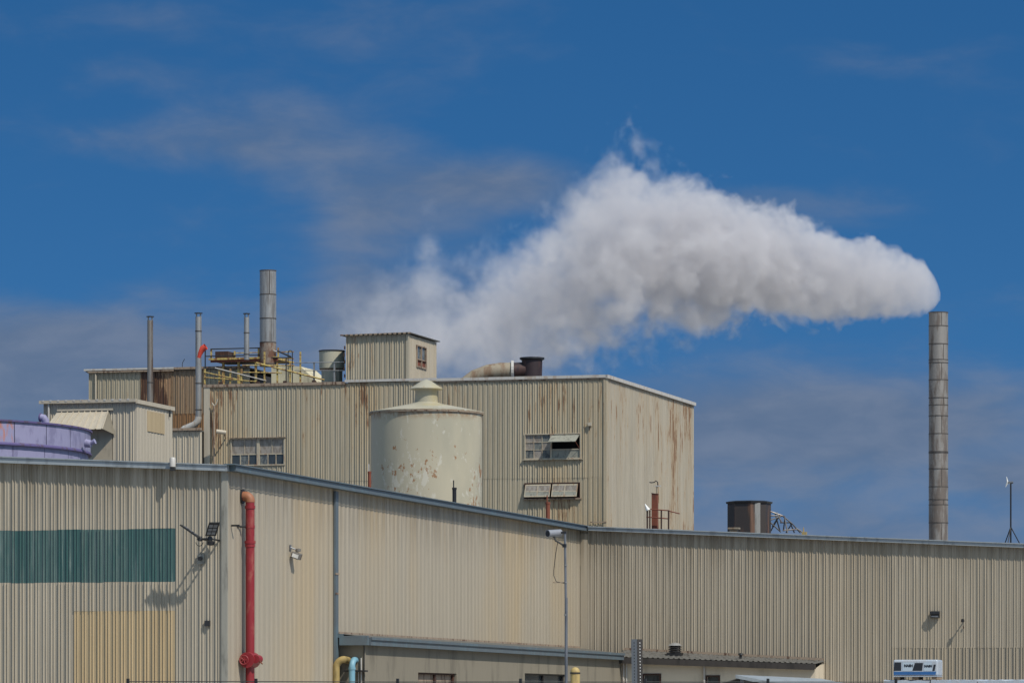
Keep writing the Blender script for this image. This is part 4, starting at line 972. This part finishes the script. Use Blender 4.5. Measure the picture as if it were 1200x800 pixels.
# fittings on the right hall
s_ = S(1096.5, TC); z_ = Z(720, s_, TC)
wp = thing('wall_pack_light', s_, TC, z_, 'black wall-pack light high on the right hall wall', 'wall light')
MB().prism((s_-.19, TC-.06, z_-.14), (s_+.19, TC-.06, z_-.14), (0, -.12, 0), .30).build('housing', M['blackmetal'], wp, False, .02)
MB().prism((s_-.21, TC-.18, z_-.0), (s_+.21, TC-.18, z_-.0), (0, -.12, -.0), .15).build('visor', M['blackmetal'], wp, False, .03)
MB().prism((s_-.15, TC-.19, z_-.13), (s_+.15, TC-.19, z_-.13), (0, -.10, .04), .05).build('lens', M['polegrey'], wp)
s_ = S(1130, TC); z_ = Z(727, s_, TC)
sn_ = thing('wall_sensor', s_, TC, z_, 'tiny dark sensor on a stem right of the black wall-pack light', 'sensor')
MB().tube([(s_, TC-.05, z_), (s_, TC-.42, z_)], .025).build('stem', M['blackmetal'], sn_)
MB().lathe(s_, TC-.42, [(0, z_-.08), (.07, z_-.06), (.07, z_+.06), (0, z_+.08)], 10).build('head', M['blackmetal'], sn_, True)
MB().box(s_-.03, s_+.0, TC-.10, TC-.06, z_-.32, z_-.22).build('plate', M['darkrust'], sn_)

# yellow and blue pipes by the shed
tb_ = td0-.45
def pipe(px_c, rpx, ytop, px_end, name, mt, label, bend):
    s = S(px_c, tb_); r = rpx/F*depth(s, tb_); z = Z(ytop, s, tb_)-r
    th = thing(name, s, tb_, GZ, label, 'pipe'); R_ = bend
    pts = [(s, tb_, GZ), (s, tb_, z-R_)]; se = S(px_end, tb_)
    if px_end != px_c: pts += [(s+R_-R_*math.cos(a_), tb_, z-R_+R_*math.sin(a_)) for a_ in [k*math.pi/12 for k in range(1, 7)]] + [(se, tb_+.05, z), (se+.06, td0, z-.03)]
    else: pts += [(s, tb_+R_-R_*math.cos(a_), z-R_+R_*math.sin(a_)) for a_ in [k*math.pi/12 for k in range(1, 7)]] + [(s, td0, z)]
    MB().tube(pts, r, 16).build('pipe', mt, th, True)
    return th, s, r, z
y_, ys_, yr_, yz_ = pipe(394, 4.1, 768, 402, 'yellow_pipe', M['yelpipe'], 'thick yellow pipe bending into the shed end wall', .30)
b_, bs_, br_, bz_ = pipe(412.5, 3.7, 769, 412.5, 'blue_pipe', M['bluepipe'], 'pale blue pipe with a top elbow beside the yellow pipe', .28)
MB().lathe(bs_, tb_, [(br_, bz_-.34), (br_+.02, bz_-.34), (br_+.02, bz_-.26), (br_, bz_-.26)], 16).build('coupling', M['bluepipe'], b_)
MB().box(bs_-.35, bs_+.45, tb_+.13, tb_+.17, bz_-.42, bz_-.36).box(bs_+.05, bs_+.45, tb_+.17, td0, bz_-.42, bz_-.36).build('pipe_bracket', M['blackmetal'], b_)

# ---------------------------------------------------------------- yard things
def gz(Y): q = min(1, max(0, (Y-32)/24)); return GZ*q*q*(3-2*q)
s_, t_ = ST(663.5, 100); zt = Z(624, s_, t_)
cpole = thing('camera_pole', s_, t_, GZ, 'tall thin grey pole carrying a bullet camera in front of the halls', 'camera pole')
MB().tube([(s_, t_, GZ), (s_, t_, Z(700, s_, t_))], .036, 12).tube([(s_-.01, t_, Z(700, s_, t_)), (s_-.03, t_, zt)], .028, 12).build('pole', M['polegrey'], cpole, True)
za_ = Z(638, s_, t_)
MB().tube([(s_-.03, t_, za_-.04), (s_-.14, t_-.02, za_+.04), (s_-.25, t_-.03, za_+.10), (s_-.29, t_-.03, za_+.20)], .022).build('arm', M['blackmetal'], cpole, True)
MB().box(s_-.08, s_-.0, t_-.05, t_+.05, za_-.06, za_+.02).box(s_-.12, s_+.0, t_-.03, t_+.03, zt-.02, zt+.03).build('clamp', M['blackmetal'], cpole)
zq = Z(625, s_, t_); cam_ = MB().tube([(s_-.40, t_-.18, zq+.0), (s_-.18, t_+.14, zq+.03)], .085, 18).build('camera_body', M['camgrey'], cpole, True)
MB().tube([(s_-.406, t_-.189, zq+.0), (s_-.396, t_-.175, zq+.0)], .070, 16).build('lens', M['blackmetal'], cam_)
MB().tube([(s_-.20, t_, zq-.16), (s_-.26, t_, zq-.5), (s_-.30, t_, zq-.85), (s_-.30, t_, zq-.98), (s_-.24, t_, zq-1.12), (s_-.03, t_, zq-1.16)], .009, 6).build('cable', M['blackmetal'], cpole)
MB().tube([(s_-.32, t_, Z(682, s_, t_)), (s_+.02, t_, Z(682, s_, t_))], .010, 6).build('cable_stay', M['rusttrim'], cpole)
for py in (662, 682, 720): z = Z(py, s_, t_); MB().tube([(s_-.012, t_, z-.015), (s_-.012, t_, z+.015)], .040, 12).build('strap', M['galv'], cpole)
# bollard
s_, t_ = ST(674, 80); zt = Z(781, s_, t_); r = 5.6/F*80
bo = thing('yellow_bollard', s_, t_, GZ, 'round-topped yellow bollard beside the camera pole', 'bollard')
MB().lathe(s_, t_, [(r, GZ), (r, zt-r), (r*.87, zt-r*.5), (r*.5, zt-r*.13), (0, zt)], 20).build('post', M['bollard'], bo, True)
MB().lathe(s_, t_, [(r, zt-.125), (r*1.10, zt-.125), (r*1.10, zt-.10), (r, zt-.10)], 20).build('ring', M['blackmetal'], bo)
# perforated sign post
Y = 35; s_, t_ = ST(746, Y); zt = Z(748.5, s_, t_); hw = .031; g0 = gz(Y)
sg_ = thing('perforated_post', s_, t_, g0, 'perforated square steel post leaning slightly in the foreground', 'post')
sp0 = Vector((s_+.02, t_, g0-.1)); c_ = math.cos(TH-.75); n_ = math.sin(TH-.75)
def rotp(a, b, z): return (s_+a*c_-b*n_ + (z-zt)*-.012, t_+a*n_+b*c_, z)
mb = MB(); w_ = hw
for (a0_, a1_, b0_, b1_) in ((-w_, w_, -w_, -w_+.004), (-w_, -w_+.004, -w_+.004, w_), (w_-.004, w_, -w_+.004, w_), (-w_+.004, w_-.004, w_-.004, w_)):
    vs = [rotp(a, b, z) for z in (g0-.05, zt) for (a, b) in ((a0_, b0_), (a1_, b0_), (a1_, b1_), (a0_, b1_))]
    mb.add(vs, [(0, 3, 2, 1), (4, 5, 6, 7), (0, 1, 5, 4), (1, 2, 6, 5), (2, 3, 7, 6), (3, 0, 4, 7)])
mb.build('tube', M['galv'], sg_)
mb = MB(); vs = [rotp(w_+.0015+q*.002, b, z) for q in (0, 1) for (b, z) in ((-w_, g0), (w_, g0), (w_, zt), (-w_, zt))]
mb.add(vs, [(0, 1, 2, 3), (7, 6, 5, 4), (0, 4, 5, 1), (1, 5, 6, 2), (2, 6, 7, 3), (3, 7, 4, 0)]).build('shaded_face', M['roofbrown'], sg_)  # dark plate: shade inside the channel painted onto this face
z = zt-.03; hol = MB(); hol_light = MB()
while z > g0+.05:
    for (hb, fa) in ((hol, 0), (hol_light, 1)):
        vs = []
        for k in range(8):
            a_ = k*math.pi/4; u_, v_ = .0055*math.cos(a_), .0055*math.sin(a_)
            vs.append(rotp(u_, -w_-.001, z+v_) if fa == 0 else rotp(w_+.0045, u_, z+v_))
        hb.add(vs, [tuple(range(8))])
    z -= .0254
tag(hol.build('hole_row', M['dark'], sg_), kind='stuff'); tag(hol_light.build('hole_row', M['dish'], sg_), kind='stuff')  # pale discs on the dark face paint light showing through the holes
# wire fence
fc = thing('wire_fence', *ST(500, 100), GZ, 'low wire fence with thin posts crossing the yard in front of the halls', 'fence')
for py in (798.3, 806, 815, 826):
    p = [ (ST(px, 100), px) for px in (150, 300, 466, 610, 756, 900, 1050) ]
    MB().tube([(s, t, Z(py+.25*math.sin(px), s, t)) for ((s, t), px) in p], .012, 6).build('wire', M['blackmetal'], fc)
for px in (150, 300, 466, 610, 756, 900, 1050):
    s, t = ST(px, 100); MB().box(s-.03, s+.03, t-.03, t+.03, GZ, Z(794.5, s, t)).build('post', M['blackmetal'], fc)
# wrapped pallet stacks and the printed load on top
Y = 120; s0_, t0_ = ST(1035.5, Y); ztop = Z(796.5, s0_, t0_)
lab = ['white film-wrapped pallet stack at the left end of the row, bearing the printed load', 'white film-wrapped pallet stack second from the left of the row', 'white film-wrapped pallet stack third from the left of the row', 'white film-wrapped pallet stack cut by the right edge of the photo']
for k in range(4):
    a = s0_+k*1.34; b = a+1.30
    th = thing('wrapped_pallet', (a+b)/2, t0_+.5, GZ, lab[k], 'pallet', 'row of white wrapped pallets')
    for q in range(4): MB().box(a, b, t0_+.05+q*.27, t0_+.17+q*.27, GZ+.10, GZ+.125).build('deck_board', M['wood'], th)
    for q in range(3): MB().box(a+.05+q*.55, a+.15+q*.55, t0_+.05, t0_+.98, GZ, GZ+.10).build('runner', M['wood'], th)
    m_ = MB(); n_ = 12; zz0 = GZ+.125
    for j in range(n_+1):
        for i in range(n_+1): m_.v.append((a+(b-a)*i/n_, t0_+1.0*j/n_, ztop+random.uniform(-.025, .02)))
    for j in range(n_):
        for i in range(n_): q = j*(n_+1)+i; m_.f.append((q, q+1, q+n_+2, q+n_+1))
    ring = [i for i in range(n_+1)]+[(j+1)*(n_+1)-1 for j in range(1, n_+1)]+[n_*(n_+1)+i for i in range(n_-1, -1, -1)]+[j*(n_+1) for j in range(n_-1, 0, -1)]
    bs = len(m_.v)
    for r_ in ring: x = m_.v[r_]; m_.v.append((x[0], x[1], zz0))
    for i in range(len(ring)): j = (i+1) % len(ring); m_.f.append((ring[j], ring[i], bs+i, bs+j))
    m_.build('film_load', M['film'], th)
a, b = S(1046.5, t0_), S(1099.5, t0_); zb = ztop+.02
pl = thing('bag_pallet', (a+b)/2, t0_+.45, zb, 'pallet of white and blue printed bags on top of the wrapped stacks', 'pallet')
for q in range(3): x = a+.02+q*(b-a-.22)/2; MB().box(x, x+.16, t0_+.05, t0_+.85, zb, zb+.075).build('block', M['wood'], pl)
MB().box(a, b-.03, t0_+.02, t0_+.9, zb+.076, zb+.10).build('deck', M['film'], pl)
zl_, zh_ = zb+.101, Z(772.5, a, t0_)
MB().box(a, b-.02, t0_+.03, t0_+.88, zl_, zh_).build('wrapped_load', M['film'], pl, False, .045)
wd = b-a-.02; H_ = zh_-zl_
def panel(x0, x1, x2, x3, z0, z1, m_, nm, o=.004):
    f0 = t0_+.03-o; MB().add([(a+x0*wd, f0, zl_+z0*H_), (a+x1*wd, f0, zl_+z0*H_), (a+x2*wd, f0, zl_+z1*H_), (a+x3*wd, f0, zl_+z1*H_)], [(0, 1, 2, 3)]).build(nm, m_, pl)
panel(.01, .18, .18, .03, .32, .84, M['printdark'], 'print_panel'); panel(.43, .65, .67, .49, .32, .80, M['printdark'], 'print_panel')
panel(.21, .43, .47, .21, .30, .84, M['printlight'], 'print_panel'); panel(.69, .87, .87, .69, .30, .84, M['printlight'], 'print_panel')
panel(.88, .93, .96, .91, .30, .70, M['printdark'], 'print_panel')
panel(.01, .95, .97, .01, .07, .26, M['printblue'], 'blue_band')
def word(txt, x, z, size):
    cu = bpy.data.curves.new('lettering', 'FONT'); cu.body = txt; cu.size = size; cu.extrude = .001; cu.offset = .006
    o = bpy.data.objects.new('lettering', cu); COL.objects.link(o); bpy.context.view_layer.update()
    dg = bpy.context.evaluated_depsgraph_get(); me = bpy.data.meshes.new_from_object(o.evaluated_get(dg)); bpy.data.objects.remove(o)
    me.materials.clear(); me.materials.append(M['printdark'])
    o = bpy.data.objects.new('lettering', me); COL.objects.link(o); o.parent = pl
    b_ = Vector(pl['base']); o.location = Vector((x, t0_+.03-.008, z))-b_; o.rotation_euler = (math.pi/2, 0, 0)
word('NASH', a+.245*wd, zl_+.56*H_, .095); word('NASH', a+.70*wd, zl_+.54*H_, .085)

# ---------------------------------------------------------------- steam plume
def plume():
    Yp = 330.0; k = Yp/F; x0 = (1102-600)*k; z0 = EYE+(HZ-335)*k
    # s (px from the mouth), centre row, radius px, density
    ctl = [(0, 347, 5, .9), (7, 341, 20, 1), (20, 335, 33, 1), (60, 328, 46, 1), (100, 323, 56, 1), (140, 319, 65, 1), (220, 309, 82, 1), (280, 306, 99, .95), (360, 294, 132, .88), (430, 326, 134, .78),
           (520, 382, 118, .60), (600, 393, 104, .38), (690, 392, 90, .16), (760, 400, 60, .0)]
    LEN = 760.0
    m = bpy.data.materials.new('steam'); m.use_nodes = True; N = NT(m.node_tree); N.n.clear()
    oc = N.node('ShaderNodeTexCoord').outputs['Object']; X, Yc, Zc = N.xyz(oc)
    sp = N.math('MULTIPLY', X, -1/(LEN*k))
    R = N.math('MULTIPLY', N.ramp(sp, [(c[0]/LEN, c[2]/160) for c in ctl]), 160*k)
    cz = N.math('MULTIPLY', N.math('SUBTRACT', N.ramp(sp, [(c[0]/LEN, (HZ-c[1]-400)/200) for c in ctl]), (335*0+HZ-335-400)/200), 200*k)
    dn = N.ramp(sp, [(c[0]/LEN, c[3]) for c in ctl])
    rad = N.math('SQRT', N.math('ADD', N.math('POWER', Yc, 2), N.math('POWER', N.math('SUBTRACT', Zc, cz), 2)))
    warp = N.node('ShaderNodeTexNoise'); N.put(warp.inputs['Vector'], oc); warp.inputs['Scale'].default_value = .18; warp.inputs['Detail'].default_value = 3
    wv = N.vmath('ADD', oc, N.vmath('MULTIPLY', N.vmath('SUBTRACT', warp.outputs['Color'], (.5, .5, .5)), (3.2, 3.2, 3.2)))
    big = N.noise(wv, .14, 2, .5)
    vo = N.node('ShaderNodeTexVoronoi', feature='F1'); N.put(vo.inputs['Vector'], wv); vo.inputs['Scale'].default_value = .42
    vo.inputs['Detail'].default_value = 2; vo.inputs['Roughness'].default_value = .5
    fine = N.noise(wv, 1.3, 3, .6)
    fine2 = N.noise(wv, 3.6, 2, .6)
    # radial position with lumps; amplitude grows as the plume ages
    amp = N.smooth(sp, 0.0, .55, .55, 1.05)
    lump = N.math('ADD', N.math('MULTIPLY', N.math('SUBTRACT', big, .5), 1.15), N.math('ADD', N.math('MULTIPLY', N.math('SUBTRACT', .42, vo.outputs['Distance']), .62), N.math('ADD', N.math('MULTIPLY', N.math('SUBTRACT', fine, .5), .46), N.math('MULTIPLY', N.math('SUBTRACT', fine2, .5), .22))))
    peak = N.math('MULTIPLY', N.math('MULTIPLY', N.smooth(N.math('ABSOLUTE', N.math('SUBTRACT', N.math('MULTIPLY', sp, LEN), 380.0)), 80.0, 0.0), N.smooth(N.math('SUBTRACT', Zc, cz), 1.0, 5.0)), .12)
    peak = N.math('ADD', peak, N.math('MULTIPLY', N.math('MULTIPLY', N.smooth(N.math('ABSOLUTE', N.math('SUBTRACT', N.math('MULTIPLY', sp, LEN), 598.0)), 40.0, 0.0), N.smooth(N.math('SUBTRACT', Zc, cz), 1.0, 5.0)), .42))
    d = N.math('SUBTRACT', N.math('DIVIDE', rad, N.math('MAXIMUM', R, .05)), N.math('ADD', N.math('ADD', 1.11, peak), N.math('MINIMUM', N.math('MULTIPLY', lump, amp), .13)))
    soft = N.smooth(sp, .15, .75, -.13, -.95)
    body = N.smooth(d, 0.02, soft)
    wisp = N.math('MULTIPLY', body, N.smooth(fine, .15, .75, .4, 1.3))
    dens = N.math('MULTIPLY', N.math('MULTIPLY', wisp, dn), .62)
    v = N.node('ShaderNodeVolumePrincipled'); v.inputs['Color'].default_value = (.87, .855, .875, 1); v.inputs['Anisotropy'].default_value = .15
    N.put(v.inputs['Density'], dens)
    o = N.node('ShaderNodeOutputMaterial'); N.l.new(v.outputs[0], o.inputs['Volume'])
    n = 20; vs, fs = [], []
    import bisect
    for i in range(39):
        q = i*20.0; q = min(q, LEN)
        for j in range(len(ctl)-1):
            if ctl[j][0] <= q <= ctl[j+1][0]:
                u = (q-ctl[j][0])/(ctl[j+1][0]-ctl[j][0]); cy = ctl[j][1]+(ctl[j+1][1]-ctl[j][1])*u; r = ctl[j][2]+(ctl[j+1][2]-ctl[j][2])*u
        r = (r*(1.25+.25*min(1, q/300))+4)*k
        if i == 0: r = 2.0*k*5
        for j in range(n):
            a_ = 2*math.pi*j/n; vs.append((-q*k, r*math.cos(a_), (335-cy)*k+r*math.sin(a_)))
    for i in range(38):
        for j in range(n): j2 = (j+1) % n; fs.append((i*n+j, i*n+j2, (i+1)*n+j2, (i+1)*n+j))
    fs.append(tuple(range(n))[::-1]); fs.append(tuple(38*n+j for j in range(n)))
    me = bpy.data.meshes.new('steam_plume'); me.from_pydata(vs, [], fs); me.materials.append(m)
    bm = bmesh.new(); bm.from_mesh(me); bmesh.ops.recalc_face_normals(bm, faces=bm.faces); bm.to_mesh(me); bm.free()
    ob = bpy.data.objects.new('steam_plume', me); COL.objects.link(ob); ob.location = (x0, Yp, z0)
    tag(ob, 'white steam plume drifting left from the top of the tall right chimney', 'steam', kind='stuff')
plume()
for o in list(bpy.data.objects):
    if 'base' in o: del o['base']
